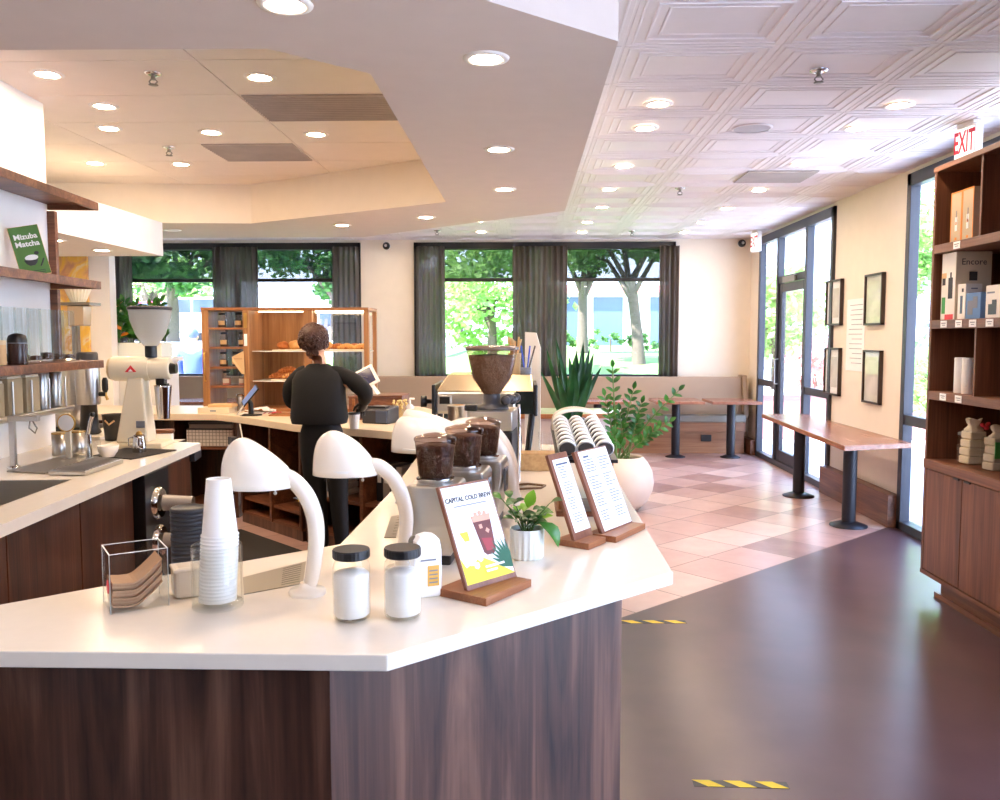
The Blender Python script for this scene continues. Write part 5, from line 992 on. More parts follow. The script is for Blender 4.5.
# ---------------- tall conical grinder
t=thing('espresso_grinder','tall grinder with a large conical bean hopper and black steel body','grinder',(-.145,3.74,K))
m=MB(); m.prism([(-.09,-.12),(.09,-.12),(.115,.12),(-.115,.12)],.0,.25); m.build('black_body',W['black'],t,bevel=.01); MB().prism([(-.092,-.122),(.092,-.122),(.117,.122),(-.117,.122)],.25,.335).build('steel_band',W['steel'],t,bevel=.006)
for k in range(4): MB().box(.112+.0,-.1+.055*k,.02,.125,-.08+.055*k,.35).build('cooling_fin',W['chrome'],t,bevel=.003)
m=MB(); m.lathe([(.075,.335),(.07,.35),(.04,.36),(.036,.41)],n=28); m.build('collar',W['dark'],t); m=MB(); [m.ell((.06+.015*k,-.03+.03*k,.375+.006*(k%2)),(.022,.018,.022),10,8) for k in range(4)]; m.build('adjust_knobs',W['dark'],t); MB().box(-.115,-.1,.335,-.06,-.04,.36).build('side_catch',W['black'],t,bevel=.005)
MB().lathe([(.036,.40),(.05,.42),(.085,.47),(.103,.55),(.112,.595)],n=36,cap=False).build('hopper',W['hop'],t); MB().lathe([(.034,.40),(.048,.422),(.082,.472),(.1,.555),(.104,.572),(.001,.578)],n=32).build('beans',W['ground'],t); MB().lathe([(.113,.594),(.118,.597),(.118,.608),(.10,.614),(.001,.616)],n=36).build('hopper_lid',pbr('smoky_brown_lid','#6f5f55',.25),t)
m=MB(); P=[(.07,3.69-3.74+0,0.006)]; cc=[(.10,-.05),(.16,-.02),(.235,-.06),(.215,-.12),(.12,-.145),(.06,-.12)]; m.tube([V((a,b,.006)) for a,b in cc],.005,8); m.build('power_cord',pbr('brown_cord','#6e5136',.6),t)
# ---------------- espresso machine
t=thing('espresso_machine','long steel and black espresso machine with its back to the bar front','espresso machine',(-.205,4.52,K)); hw=.27
MB().box(-hw+.02,-.2,.26,hw-.11,.22,.375).build('body',W['steel'],t,bevel=.012); m=MB(); m.add([(-hw+.02,-.2,.375),(hw-.02,-.2,.375),(hw-.02,.25,.375),(-hw+.02,.25,.375),(-hw+.07,-.06,.455),(hw-.03,-.06,.455),(hw-.03,.25,.455),(-hw+.07,.25,.455)],[(0,3,2,1),(4,5,6,7),(0,1,5,4),(1,2,6,5),(2,3,7,6),(3,0,4,7)]); m.build('top_cover',pbr('champagne_steel','#d9c7a4',.25,metal=.7),t,bevel=.006)
MB().box(-hw,-.21,.25,-hw+.02,.24,.41).build('side_cheek',W['black'],t,bevel=.006); MB().box(hw-.02,-.21,.25,hw,.24,.41).build('side_cheek',W['black'],t,bevel=.006); MB().box(hw-.11,-.205,.26,hw-.02,.22,.375).build('dark_glass_panel',pbr('dark_glass','#1f2424',.08),t)
q=MB().box(-hw+.03,-.206,.30,-hw+.10,-.2,.355).build('display_frame',W['steel'],t,bevel=.002); MB().box(-hw+.04,-.2085,.312,-hw+.092,-.2055,.348).build('display',W['black'],q)
m=MB(); m.tube([(-hw,-.15,.32),(-hw-.03,-.15,.32),(-hw-.032,-.15,.32),(-hw-.06,-.15,.32)],[.012,.012,.03,.03],18); m.build('steam_knob',W['black'],t)
for sx in (-hw+.04,hw-.035):
    for sy in (-.17,.2): MB().tube([(sx+(.0 if sx<0 else .01),sy,.26),(sx-.015,sy,.03),(sx-.015,sy,0)],[.015,.013,.016],12).build('leg',W['black'],t)
MB().box(-hw+.05,-.15,.05,hw-.08,.2,.11).build('drip_base',W['steeld'],t,bevel=.006)
for k in range(2): MB().cyl((-.1+.2*k,.1,.26),(-.1+.2*k,.1,.17),.04,n=20).build('group_head',W['chrome'],t)
t=thing('pen_cup','clear cup of blue pens and stirrers on top of the espresso machine','cup',(.005,4.50,K+.456)); MB().lathe([(.028,.002),(.033,.09)],n=24,cap=False).build('cup',W['glassc'],t); MB().lathe([(.028,.0),(.03,.035),(.001,.036)],n=20).build('cup_base',W['inkl'],t)
for x,y,mm,a in ((-.012,0,'pen_a',-.15),(.012,.004,'pen_b',.12),(.02,.01,'pen_c',.3)): MB().tube([(x*.5,y,.01),(x*.5+a*.13,y,.15)],.0045,8).build('pen',pbr(mm,'#3b55c8' if mm!='pen_c' else '#5a5048',.4),t)
t=thing('stirrer_cup','cup of wooden stirrers behind the conical hopper','cup',(-.055,4.55,K+.456)); MB().lathe([(.03,0),(.036,.11)],n=22).build('cup',W['kraftl'],t); R=random.Random(9); m=MB()
for k in range(16): a=R.uniform(0,6.28); m.tube([(.015*cos(a),.015*sin(a),.09),(.035*cos(a),.03*sin(a),.17+R.uniform(0,.03))],[.003,.006],6)
m.build('stirrers',W['kraftl'],t)
o=MB().add([(.0,4.87,K+.0),(.087,4.80,K+.0),(.087,4.80,1.505),(.062,4.82,1.59),(.0,4.87,1.595),(.0,4.885,K),(.09,4.815,K),(.09,4.815,1.505),(.065,4.835,1.59),(.0,4.885,1.595)],[(0,1,2,3,4),(9,8,7,6,5),(0,5,6,1),(1,6,7,2),(2,7,8,3),(3,8,9,4),(4,9,5,0)]).build('splash_panel',W['whitem']); tag(o,'tall white upright panel beside the espresso machine','panel')
o=MB().box(-.04,4.12,K,.185,4.24,K+.085).build('wooden_riser',W['maple'],bevel=.003); tag(o,'pale wooden riser block across the bar in front of the machine','riser')
t=thing('steel_canister','ribbed steel canister left of the conical grinder','canister',(-.325,4.12,K)); MB().lathe([(.046,0),(.05,.005),(.05,.31),(.053,.315),(.053,.322),(.047,.322)],n=28).build('body',W['steel'],t); MB().lathe([(.047,.318),(.02,.325),(.001,.325)],n=24).build('lid',W['brass'],t)
t=thing('water_glass','clear glass behind the wooden riser','glass',(.105,4.40,K)); MB().lathe([(.03,.003),(.036,.16)],n=24,cap=False).build('glass',W['glassc'],t); MB().lathe([(.03,0),(.03,.004)],n=24).build('glass_bottom',W['glassc'],t)
# ---------------- lid rack
t=thing('lid_rack','raised wooden rack holding three rows of white lids on edge','rack',(0,0,0)); x0,x1=.115,.375
MB().box(x0,3.06,K,x1,3.32,K+.02).build('base_board',W['walnutx'],t,bevel=.002)
for x in (x0+.01,.305): MB().add([(x,3.10,K+.02),(x+.012,3.10,K+.02),(x+.012,3.26,K+.02),(x,3.26,K+.02),(x,3.02,1.125),(x+.012,3.02,1.125),(x+.012,3.72,1.165),(x,3.72,1.165)],[(0,3,2,1),(4,5,6,7),(0,1,5,4),(1,2,6,5),(2,3,7,6),(3,0,4,7)]).build('side_panel',W['oakx'],t)
MB().add([(x0,3.0,1.12),(.33,3.0,1.12),(.33,3.78,1.16),(x0,3.78,1.16),(x0,3.0,1.132),(.33,3.0,1.132),(.33,3.78,1.172),(x0,3.78,1.172)],[(0,3,2,1),(4,5,6,7),(0,1,5,4),(1,2,6,5),(2,3,7,6),(3,0,4,7)]).build('trough',W['blackm'],t)
m=MB(); n=20; vs=[]
for y,dz in ((3.66,0),(3.80,.004)):
    for k in range(n+1): a=pi*k/n; vs.append(((x0+.33)/2-.105*cos(a),y,1.165+dz+.088*sin(a)**.6))
m.add(vs,[(k,k+1,n+2+k,n+1+k) for k in range(n)],0,True); hd=m.build('white_hood',W['white'],t); md=hd.modifiers.new('s','SOLIDIFY'); md.thickness=.008
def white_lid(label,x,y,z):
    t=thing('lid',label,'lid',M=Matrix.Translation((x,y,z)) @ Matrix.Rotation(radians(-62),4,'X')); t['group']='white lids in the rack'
    MB().lathe([(.031,0),(.034,.002),(.034,.008),(.031,.012)],n=24,cap=False).build('lid_rim',W['cup'],t); MB().lathe([(.031,.012),(.027,.024),(.022,.026),(.001,.024)],n=24,cap=False).build('lid_top',W['cup'],t); MB().lathe([(.028,-.0012),(.028,-.0004),(.001,-.0004)],n=24).build('inside_shade',pbr('lid_shadow_grey','#57514d',.7),t); return t  # grey disc stands in for the shade inside the open lid
wl=None
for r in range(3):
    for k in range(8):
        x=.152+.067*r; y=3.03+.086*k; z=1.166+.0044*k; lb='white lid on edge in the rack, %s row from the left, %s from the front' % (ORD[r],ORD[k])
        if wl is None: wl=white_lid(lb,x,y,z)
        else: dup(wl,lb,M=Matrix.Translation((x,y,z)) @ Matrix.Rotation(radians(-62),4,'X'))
# ---------------- plants
t=thing('snake_plant','spiky snake plant at the far end of the bar','plant',(.265,4.9,K)); MB().lathe([(.06,0),(.07,.01),(.085,.17),(.085,.185),(.078,.185),(.075,.16)],n=28,cap=False).build('pot',W['slate'],t); MB().lathe([(.076,.165),(.001,.168)],n=20,cap=False).build('soil',W['soil'],t); m=MB(); R=random.Random(8)
for k in range(21):
    a=R.uniform(0,6.28); b=V((.04*cos(a),.04*sin(a),.16)); h_=R.uniform(.26,.50); ln=R.uniform(-.13,.13); tip=b+V((ln+.03*cos(a),.05*sin(a),h_)); path=[b.lerp(tip,u)+V((ln*.25*(u*u-u),0,0)) for u in (0,.3,.6,.85,1)]; ws=[.016,.023,.021,.012,.001]; s=V((cos(a*.5+.4),sin(a*.5+.4)*.5,0)).normalized(); vs=[]
    for q,w_ in zip(path,ws): vs+=[q-s*w_,q+V((0,.008,0)),q+s*w_]
    m.add(vs,[(3*i+j,3*i+j+1,3*i+j+4,3*i+j+3) for i in range(4) for j in range(2)],0,True)
m.build('leaves',W['leafd'],t)
t=thing('zamioculcas','tall leafy plant in a round cream pot on the tiled floor','plant',(.885,7.72,0)); MB().lathe([(.12,0),(.16,.01),(.235,.08),(.28,.18),(.29,.25),(.275,.35),(.235,.43),(.195,.475),(.185,.485),(.175,.475),(.18,.44)],n=44,cap=False).build('round_pot',W['pot'],t); MB().lathe([(.185,.45),(.001,.455)],n=24,cap=False).build('soil',W['soil'],t)
ms,ml=MB(),MB()
for k,(px,py,b) in enumerate(((613,366,.22),(606,395,.2),(632,388,.3),(673,392,.42),(664,424,.4),(650,432,.4),(620,410,.3),(640,402,.35),(636,420,.3),(612,432,.4))):
    tip=aty(px,py,7.66)-V((.885,7.72,0)); base=V((-.06+.014*k,-.05+.02*(k%4),.455)); d=tip-base; zz_stem(ms,ml,base,(d.x*.9,d.y,d.z+.12*abs(d.x)),d.length*.98,.05,6,k+3,k==8,.42)
ms.build('stems',W['stem'],t); ml.build('leaves',[W['leaf'],W['orange']],t)
# floor tapes
def tape(label,p0,p1,w,n):
    a=atz(*p0,0); b=atz(*p1,0); e=(b-a).normalized(); nn=V((-e.y,e.x,0)); L=(b-a).length; t=thing('floor_tape',label,'floor tape',M=basis(e,nn,(0,0,1),V((a.x,a.y,.0)))); MB().box(0,0,.0003,L,w,.0012).build('black_tape',W['black'],t); m=MB()
    for k in range(n): x=L*k/n; s=L/n; m.slab([(x,w*.98,.0013),(x+s*.55,w*.98,.0013),(min(x+s*.98,L),.001,.0013),(x+s*.45,.001,.0013)],(0,0,1),.0003)
    m.build('yellow_stripes',W['yellow'],t)
tape('black and yellow striped floor tape near the camera',(694,786.5),(790,789),.045,3); tape('black and yellow striped floor tape by the bar corner',(600,623.5),(687,623.5),.05,4)
# ================================================================== FAR BAR WITH TILL AND PASTRY CASE
fp=[(-4.3,7.12),(-2.62,7.12),(-2.3,6.86),(-1.72,6.28),(-1.29,6.05),(-.72,5.70),(-.25,6.45),(-1.0,8.0),(-4.3,8.0)]
o=MB().prism(fp,K-.055,K).build('service_worktop',W['maple'] if 0 else pbr('cream_stone','#e8d7bd',.3,var=.03,vscale=30),bevel=.004); tag(o,'cream stone worktop curving round the till and pastry case','worktop')
t=thing('service_counter','dark open fronted counter base under the cream till worktop','bar counter',(0,0,0))
def run(a,b,depth,z0=.08,z1=K-.056,div=4,shelf=.5,mid=True):
    a,b=V((*a,0)),V((*b,0)); e=(b-a); L=e.length; e.normalize(); n=V((-e.y,e.x,0)); M=basis(e,n,(0,0,1),a)
    MB().box(0,depth-.02,z0,L,depth,z1).build('back_panel',W['walnut'],t,M=M); MB().box(0,.03,0,L,depth,z0).build('plinth',W['walnutg'],t,M=M)
    for k in range(div+1): x=L*k/div; MB().box(min(x,L-.03),.02,z0,min(x,L-.03)+.03,depth-.02,z1).build('divider',W['walnutx'] if k in (1,) else W['walnut'],t,M=M,bevel=.002)
    if mid: MB().box(.0,.04,shelf-.025,L,depth-.02,shelf).build('shelf_board',W['walnutx'],t,M=M,bevel=.002)
    MB().box(0,.03,z0,L,depth-.02,z0+.02).build('bottom_board',W['walnutx'],t,M=M); return M,L
MA,LA=run((-4.2,7.2),(-2.48,7.2),.6,div=3,shelf=.62); MBx,LB=run((-2.42,7.06),(-1.72,6.36),.6,div=2,shelf=.22); MC,LC=run((-1.68,6.34),(-.74,5.80),.6,div=2,shelf=.36)
q=aty(210,442,7.28); t2=thing('checked_box','white box with a fine checked pattern on the counter shelf','box',(-2.735,7.26,.6215)); MB().box(-.2,0,0,.2,.3,.14).build('carton',W['grid'],t2,bevel=.002); MB().box(-.2,0,.14,.2,.3,.15).build('lid',W['dark'],t2,bevel=.002)
o=thing('grey_box','long grey box lying above the checked box','box',(-2.735,7.3,.7725)); MB().box(-.19,0,0,.19,.26,.05).build('carton',W['vent'],o,bevel=.002); MB().box(-.195,-.01,.035,.195,.27,.055).build('lid',W['dark'],o,bevel=.002)
def inrun(M,x,y,z): return M @ V((x,y,z))
for k in range(3):
    p=inrun(MBx,.82,.22,.221+.0715*k); o=thing('food_container','clear food tub with yellow clip lid, %s of its stack' % ('lowest','middle','topmost')[k],'container',p,radians(-44),'food tubs under the counter'); MB().box(-.13,-.09,0,.1,.09,.06).build('tub',W['acryl'],o,bevel=.012); MB().box(-.135,-.095,.058,.105,.095,.07).build('lid',W['inkl'],o,bevel=.004); MB().box(-.05,-.102,.045,.04,-.094,.07).build('clip',W['yellow'],o,bevel=.002)
p=inrun(MBx,.26,.3,.2215); o=thing('waste_bin','round grey waste bin under the counter','bin',p); MB().lathe([(.11,0),(.13,.4),(.135,.41),(.125,.4),(.1,.01),(.001,.01)],n=26).build('bucket',W['vent'],o); MB().lathe([(.128,.39),(.138,.4),(.138,.415),(.128,.415)],n=26,cap=False).build('rim',W['inkl'],o)
for k in range(5):
    p=inrun(MC,.17,.2,.3615+.0485*k); o=thing('paper_stack','flat bundle of white takeaway bags under the till, %s of the pile' % ['lowest','second from the bottom','middle','second from the top','topmost'][k],'paper bags',p,radians(-30+k*2),'takeaway bag bundles'); MB().box(-.09,-.13,0,.1,.13,.046).build('bags',W['paper'],o,bevel=.008); MB().box(-.01,-.132,-.0005,.012,.132,.0475).build('band',W['inkl'],o)
for k in range(4):
    p=inrun(MC,.60+.062*k,.14,.3615); o=thing('ring_binder','grey ring binder under the till, %s from the left' % ORD[k],'binder',p,radians(-30),'binders under the till'); MB().box(0,0,0,.058,.22,.27).build('cover',W['vent'] if k%2 else W['dark'],o,bevel=.004); MB().box(.012,-.001,.14,.046,0,.22).build('spine_label',W['paper'],o)
R=random.Random(4)
p=inrun(MC,.955,.2,.3625); o=thing('wire_basket','tangle of cables in a grey basket under the till','basket',p,radians(-30)); m=MB(); 
for k in range(9): m.tube([V((R.uniform(-.06,.06),R.uniform(-.08,.08),R.uniform(.08,.2))) for _ in range(5)],.006,6)
m.build('cables',W['inkl'],o); MB().box(-.075,-.1,0,.075,.1,.1).build('basket',W['dark'],o,bevel=.01)
# cable hanging down
o=thing('white_cable','white cable hanging from the till worktop','cable',inrun(MBx,.15,-.03,K-.062),radians(-44)); MB().tube([(0,-.02,0),(.1,-.05,-.12),(.2,-.11,-.28),(.33,-.22,-.18),(.48,-.33,-.06)],.006,6).build('cord',W['whitem'],o); MB().box(.46,-.36,-.1,.53,-.31,-.04).build('plug',W['dark'],o,bevel=.004)
# rubber mat on the floor
o=MB().prism([(-2.1,4.1),(-.75,4.1),(-.75,5.2),(-1.6,6.05),(-2.3,6.75),(-2.6,6.5),(-2.35,5.7)],.001,.012).build('floor_mat',W['mat'],bevel=.003); tag(o,'dark rubber anti fatigue mat on the floor behind the bar','mat')
# ---------------- pastry case with jar cabinet
yc=7.35; X=lambda px: aty(px,350,yc).x
zt=aty(280,307.5,yc).z; D_=.42
t=thing('pastry_case','wooden pastry case with curved glass shelves, open to the staff side','display case',(0,0,0))
MB().box(X(202),yc,K,X(209),yc+D_,zt-.02).build('side_stile',W['oak'],t,bevel=.002); MB().box(X(243.5),yc-.01,K,X(249.5),yc+D_,zt-.02).build('middle_stile',W['oak'],t,bevel=.002)
MB().box(X(202),yc-.012,zt-.025,X(369),yc+D_,zt).build('top_board',W['oakx'],t,bevel=.002)
MB().box(X(304),yc-.005,K+.03,X(312.5),yc+.05,zt-.025).build('post',W['oak'],t,bevel=.002); MB().box(X(364),yc-.005,K+.03,X(369),yc+.05,zt-.025).build('post',W['oak'],t,bevel=.002)
MB().box(X(250),yc-.01,K,X(369),yc+D_,K+.03).build('bottom_board',W['oakx'],t,bevel=.002); MB().box(X(249.5),yc+D_-.015,K+.03,X(306),yc+D_,zt-.025).build('wood_back',W['oak'],t)
MB().box(X(306),yc+D_-.01,K+.03,X(369),yc+D_-.004,zt-.025).build('glass_back',W['glassc'],t); MB().box(X(365),yc+D_-.05,K+.03,X(369),yc+D_,zt-.025).build('post',W['oak'],t,bevel=.002)
MB().box(X(202)+.06,yc+D_-.01,K+.06,X(243),yc+D_-.005,zt-.03).build('glass_back',W['glassc'],t)
for y in (328.5,348,368,387): z=aty(225,y,yc).z; MB().box(X(209),yc+.01,z-.008,X(243.5),yc+D_-.02,z+.008).build('jar_shelf',W['oakx'],t,bevel=.001)
def curved_shelf(z):
    m=MB(); xa,xb=X(250),X(366); n=18; pts=[(xa,yc+D_-.02)]+[(xa+(xb-xa)*k/n, yc+.06-.07*sin(pi*k/n)) for k in range(n+1)]+[(xb,yc+D_-.02)]; m.prism(pts,z-.008,z)
    m.build('glass_shelf',pbr('glass_edge_white','#eef0ec',.15),t)
zs1=aty(300,351,yc).z; zs2=aty(300,381,yc).z; curved_shelf(zs1); curved_shelf(zs2)
MB().box(X(314),yc+.06,zt-.045,X(364),yc+.1,zt-.026).build('case_light',W['strip'],t); MB().box(X(252),yc+.2,zt-.034,X(302),yc+.23,zt-.026).build('case_light',W['strip'],t)
for ya,yb in ((352,381),): MB().tube([(X(205.5),yc-.004,aty(205,yb,yc).z),(X(205.5),yc-.03,aty(205,yb,yc).z),(X(205.5),yc-.03,aty(205,ya,yc).z),(X(205.5),yc-.004,aty(205,ya,yc).z)],.007,8).build('pull_handle',W['brass'],t)
for ya,yb,mm in ((313,328,'brass'),(334,346,'paper')): MB().box(X(244.8),yc-.016,aty(246,yb,yc).z,X(247.8),yc-.01,aty(246,ya,yc).z).build('latch_plate',W[mm],t)
# jars in the cabinet
def spice_jar(pink):
    j=thing('tea_jar','','jar',(0,0,0),0,'jars in the wooden cabinet')
    MB().lathe([(.032,0),(.036,.006),(.036,.085),(.028,.1),(.028,.112)],n=22,cap=False).build('glass',W['glassc'],j); MB().lathe([(.033,.003),(.0345,.008),(.0345,.06),(.001,.065)],n=20).build('dark_contents',pbr('pink_tea','#c07a6e',.7,var=.2,vscale=60) if pink else pbr('dark_tea','#4a3428',.7,var=.4,vscale=60),j)
    MB().lathe([(.031,.11),(.031,.128),(.001,.13)],n=20).build('lid',W['dark'],j); m=MB(); vs=[]; 
    for z in (.022,.06): vs+=[(.0366*sin(a),-.0366*cos(a),z) for a in [(-.9+.2*k) for k in range(10)]]
    m.add(vs,[(k,k+1,11+k,10+k) for k in range(9)]); m.build('paper_label',W['kraftl'] if not pink else W['pot'],j); return j
ja,jb=spice_jar(False),spice_jar(True); usedA=usedB=False
rows=[('top',328.5,[(219,0),(235.5,0)]),('second',348,[(220.5,0),(239,0)]),('third',368,[(219.6,0),(232,0)]),('lowest',387,[(222,1),(238.5,1)])]
for nm,y,js in rows:
    z=aty(225,y,yc).z+.0092
    for i,(px,pk) in enumerate(js):
        lb=('pink tea jar' if pk else 'dark tea jar')+' in the wooden cabinet, %s shelf, %s one' % (nm,('left','right')[i]); pos=(X(px),yc+.1,z)
        if pk and not usedB: jb.location=pos; jb['label']=lb; usedB=True
        elif (not pk) and not usedA: ja.location=pos; ja['label']=lb; usedA=True
        else: dup(jb if pk else ja, lb, pos)
o=thing('paper_bag','cream paper bag hanging on the case stile beside the jars','bag',(X(240),yc-.03,aty(240,374,yc).z)); m=MB(); m.add([(.02,0,0),(.045,0,0),(.04,-.004,.2),(-.06,-.01,.15),(-.05,-.02,.11),(.02,.008,0),(.045,.008,0),(.04,.008,.2),(-.06,.004,.15),(-.05,-.01,.11)],[(0,1,2,3,4),(9,8,7,6,5),(0,5,6,1),(1,6,7,2),(2,7,8,3),(3,8,9,4),(4,9,5,0)]); m.build('bag_body',W['kraftl'],o); MB().box(-.04,-.012,.13,.03,-.009,.136).build('fold',W['kraft'],o)
# pastries
def bun(label,px,z,y,s,sq,mat,kind='bun'):
    m=MB(); p=(X(px),y,z)
    if kind=='bun':
        m.ell((0,0,s*sq*.9),(s,s*.9,s*sq),18,12); m.v=[q+q.normalized()*.004*sin(q.x*160)*0+V((0,0,.003*sin(q.x*90))) for q in m.v]
    else:
        n=9
        for k in range(n):
            u=(k-(n-1)/2)/((n-1)/2); m.ell((u*s*1.5,-abs(u)**1.6*s*.7,s*.62*(1-.45*u*u)),(s*.3,s*.62*(1-.5*u*u),s*.6*(1-.5*u*u)),12,8)
    o=m.build('pastry',mat,loc=p); tag(o,label,'pastry','pastries in the case')
bun('round brown loaf on the top case shelf, left one',278,zs1+.012,yc+.16,.055,.68,W['pastry']); bun('round brown loaf on the top case shelf, right one',289.5,zs1+.012,yc+.17,.055,.78,W['pastryl'])
for k,(px,kd,mt) in enumerate(((324,'bun','pastryl'),(334,'cr','pastry'),(343.5,'cr','pastryl'),(351,'cr','pastry'),(358.5,'cr','pastryl'))): bun('%s on the top case shelf right of the person, %s from the left' % (('pale bun' if kd=='bun' else 'croissant'),ORD[k]),px,zs1+.012,yc+.15+.02*(k%2),.046,.85,W[mt],kd)
for k,(px,dz) in enumerate(((274,0),(281,.0),(288,.0),(284,.05))): bun('croissant on the middle case shelf, %s' % ('left one','centre one','right one','topmost one')[k],px,zs2+.012+dz,yc+.16,.052,.75,W['pastry' if k!=2 else 'pastryl'],'cr')
for px0,px1,z,l in ((270,303,zs1,'pale serving board under the round loaves'),(318,363,zs1,'pale serving board under the croissants'),(268,300,zs2,'pale serving board on the middle case shelf')):
    o=MB().box(X(px0),yc+.06,z+.0005,X(px1),yc+.3,z+.011).build('serving_board',W['cream'],bevel=.003); tag(o,l,'board')
# things on the cream worktop
p=atz(219,412,K); o=thing('flat_box','flat white box with cream papers at the foot of the jar cabinet','box',(p.x,7.24,K)); MB().box(-.13,-.08,0,.14,.1,.05).build('carton',W['cream'],o,bevel=.004); MB().box(-.05,-.05,.05,.16,.1,.075).build('papers',W['kraftl'],o,bevel=.003); MB().box(-.02,-.082,.018,.03,-.08,.028).build('finger_hole',W['inkl'],o)
o=thing('steel_tin','small steel tin behind the phone stand','tin',(X(236),7.46,K)); MB().lathe([(.04,0),(.04,.13),(.038,.133)],n=20).build('body',W['steel'],o); MB().lathe([(.041,.13),(.041,.145),(.001,.146)],n=20).build('lid',W['chrome'],o)
p=atz(249,414,K); o=thing('phone_stand','black stand holding a bright tilted phone screen','phone stand',(p.x+.06,7.0,K)); MB().lathe([(.09,0),(.09,.008),(.03,.012)],n=24).build('base',W['black'],o); MB().tube([(0,0,.01),(0,0,.1),(-.02,0,.13)],[.022,.02,.018],10).build('neck',W['black'],o)
Mx=Matrix.Translation((-.005,-.02,.165)) @ Matrix.Rotation(radians(-38),4,'Y') @ Matrix.Rotation(radians(-25),4,'X'); MB().box(-.1,-.045,-.006,.1,.05,.006).build('phone',W['black'],o,M=Matrix.Translation((0,-.01,.165)) @ Matrix.Rotation(radians(-50),4,'Y') @ Matrix.Rotation(radians(35),4,'X'),bevel=.003); MB().box(-.09,-.04,.006,.09,.045,.0075).build('screen',W['screenb'],o,M=Matrix.Translation((0,-.01,.165)) @ Matrix.Rotation(radians(-50),4,'Y') @ Matrix.Rotation(radians(35),4,'X'))
MB().tube([(-.03,-.03,.1),(-.07,-.06,.05),(-.1,-.05,.01),(-.06,-.07,.012),(-.03,-.05,.03)],.007,8).build('charging_cable',W['whitem'],o)
o=thing('bakery_papers','crumpled white bakery papers right of the phone stand','paper',(X(264),7.22,K)); m=MB(); R=random.Random(6); g=[[V((-.12+.03*i,-.09+.03*j,.015+.02*R.random()+(.02 if 2<i<6 else 0))) for i in range(9)] for j in range(7)]; vs=[q for r_ in g for q in r_]; m.add(vs,[(j*9+i,j*9+i+1,(j+1)*9+i+1,(j+1)*9+i) for j in range(6) for i in range(8)],0,True); m.build('top_sheet',W['paper'],o); MB().box(-.11,-.08,0,.11,.09,.015).build('stack',W['paper'],o,bevel=.004)
o=thing('red_ties','small coil of red ribbon in front of the pastry case','ribbon',(X(280),7.16,K)); m=MB()
for k in range(4): m.tube([V((.04*k-.08+.02*cos(a),.02*sin(a),.004+.006*(a%2))) for a in [i*.7 for i in range(10)]],.004,6)
m.build('ribbon',pbr('red_ribbon','#c53a52',.5),o); MB().tube([(-.1,.02,.006),(0,.03,.012),(.1,.0,.006)],.004,6).build('loose_end',W['red'],o)
o=MB().box(-.16,-.12,0,.2,.12,.012).build('wooden_board',W['oakx'],loc=(X(300),7.05,K),bevel=.003); tag(o,'wooden board on the worktop left of the person','board')
# till: wooden riser, tablet, printer
r0=aty(405,412,6.75); t=thing('till_box','walnut till box on the worktop right of the person','till',(0,0,0)); xa,xb=aty(352,400,6.75).x,aty(405,400,6.75).x
MB().prism([(xa,6.62),(xb-.02,6.72),(xb,7.0),(xa+.05,7.0)],K,K+.175).build('box',W['walnutx'],t,bevel=.003); MB().prism([(xa-.005,6.61),(xb-.015,6.71),(xb+.005,7.01),(xa+.045,7.01)],K+.176,K+.19).build('top',W['walnutx'],t,bevel=.002); MB().box(xa+.03,6.60,K+.0,xa+.05,6.63,K+.17).build('post',W['oakx'],t)
o=thing('tablet_till','white tablet till with a dark screen on a tilted stand','tablet',(aty(367,385,6.82).x,6.82,K+.1925)); MB().add([(-.06,-.08,0),(.1,-.08,0),(.1,.08,0),(-.06,.08,0),(-.02,-.05,.1),(.03,-.05,.1),(.03,.05,.1),(-.02,.05,.1)],[(0,3,2,1),(4,5,6,7),(0,1,5,4),(1,2,6,5),(2,3,7,6),(3,0,4,7)]).build('stand',W['white'],o,bevel=.006)
Mx=Matrix.Translation((-.02,-.06,.122)) @ Matrix.Rotation(radians(8),4,'Z') @ Matrix.Rotation(radians(-28),4,'Y') @ Matrix.Rotation(radians(58),4,'X'); MB().box(-.115,-.09,-.009,.115,.09,.009).build('tablet',W['white'],o,M=Mx,bevel=.006); MB().box(-.09,-.068,.0092,.09,.068,.0105).build('screen',W['screen'],o,M=Mx); m=MB(); m.tube([(-.04,-.02,.011),(0,.03,.011),(.04,-.01,.011)],.002,6); m.build('screen_mark',W['inkl'],o,M=Mx)
p=aty(380,422,6.35); o=thing('receipt_printer','dark grey receipt printer on the worktop','printer',(p.x,6.42,K),radians(-20)); MB().add([(-.12,-.09,0),(.1,-.09,0),(.1,.1,0),(-.12,.1,0),(-.12,-.08,.11),(.1,-.08,.11),(.1,.1,.13),(-.12,.1,.13)],[(0,3,2,1),(4,5,6,7),(0,1,5,4),(1,2,6,5),(2,3,7,6),(3,0,4,7)],0).build('body',W['dark'],o,bevel=.012); MB().box(.0,-.092,.01,.095,-.086,.10).build('side_cover',W['slate'],o,bevel=.003); MB().box(-.1,-.05,.118,.06,.02,.128).build('paper_slot',W['black'],o)
p=atz(404,415,K); o=thing('pump_bottle','clear pump bottle beside the printer','bottle',(aty(410,414,6.5).x,6.5,K)); MB().lathe([(.03,0),(.032,.004),(.032,.12),(.014,.14)],n=20).build('bottle',pbr('sanitizer_bottle','#e6e8ee',.2,trans=.4),o); MB().cyl((0,0,.14),(0,0,.165),.008).build('collar',W['whitem'],o); MB().tube([(0,0,.165),(0,0,.18),(.035,0,.178)],.008,8).build('pump',W['whitem'],o)
o=thing('dried_flowers','small glass of dried flowers by the printer','vase',(aty(400,414,6.62).x,6.62,K)); MB().lathe([(.025,.003),(.035,.08),(.034,.09)],n=20,cap=False).build('glass',W['glassc'],o); m=MB(); R=random.Random(3)
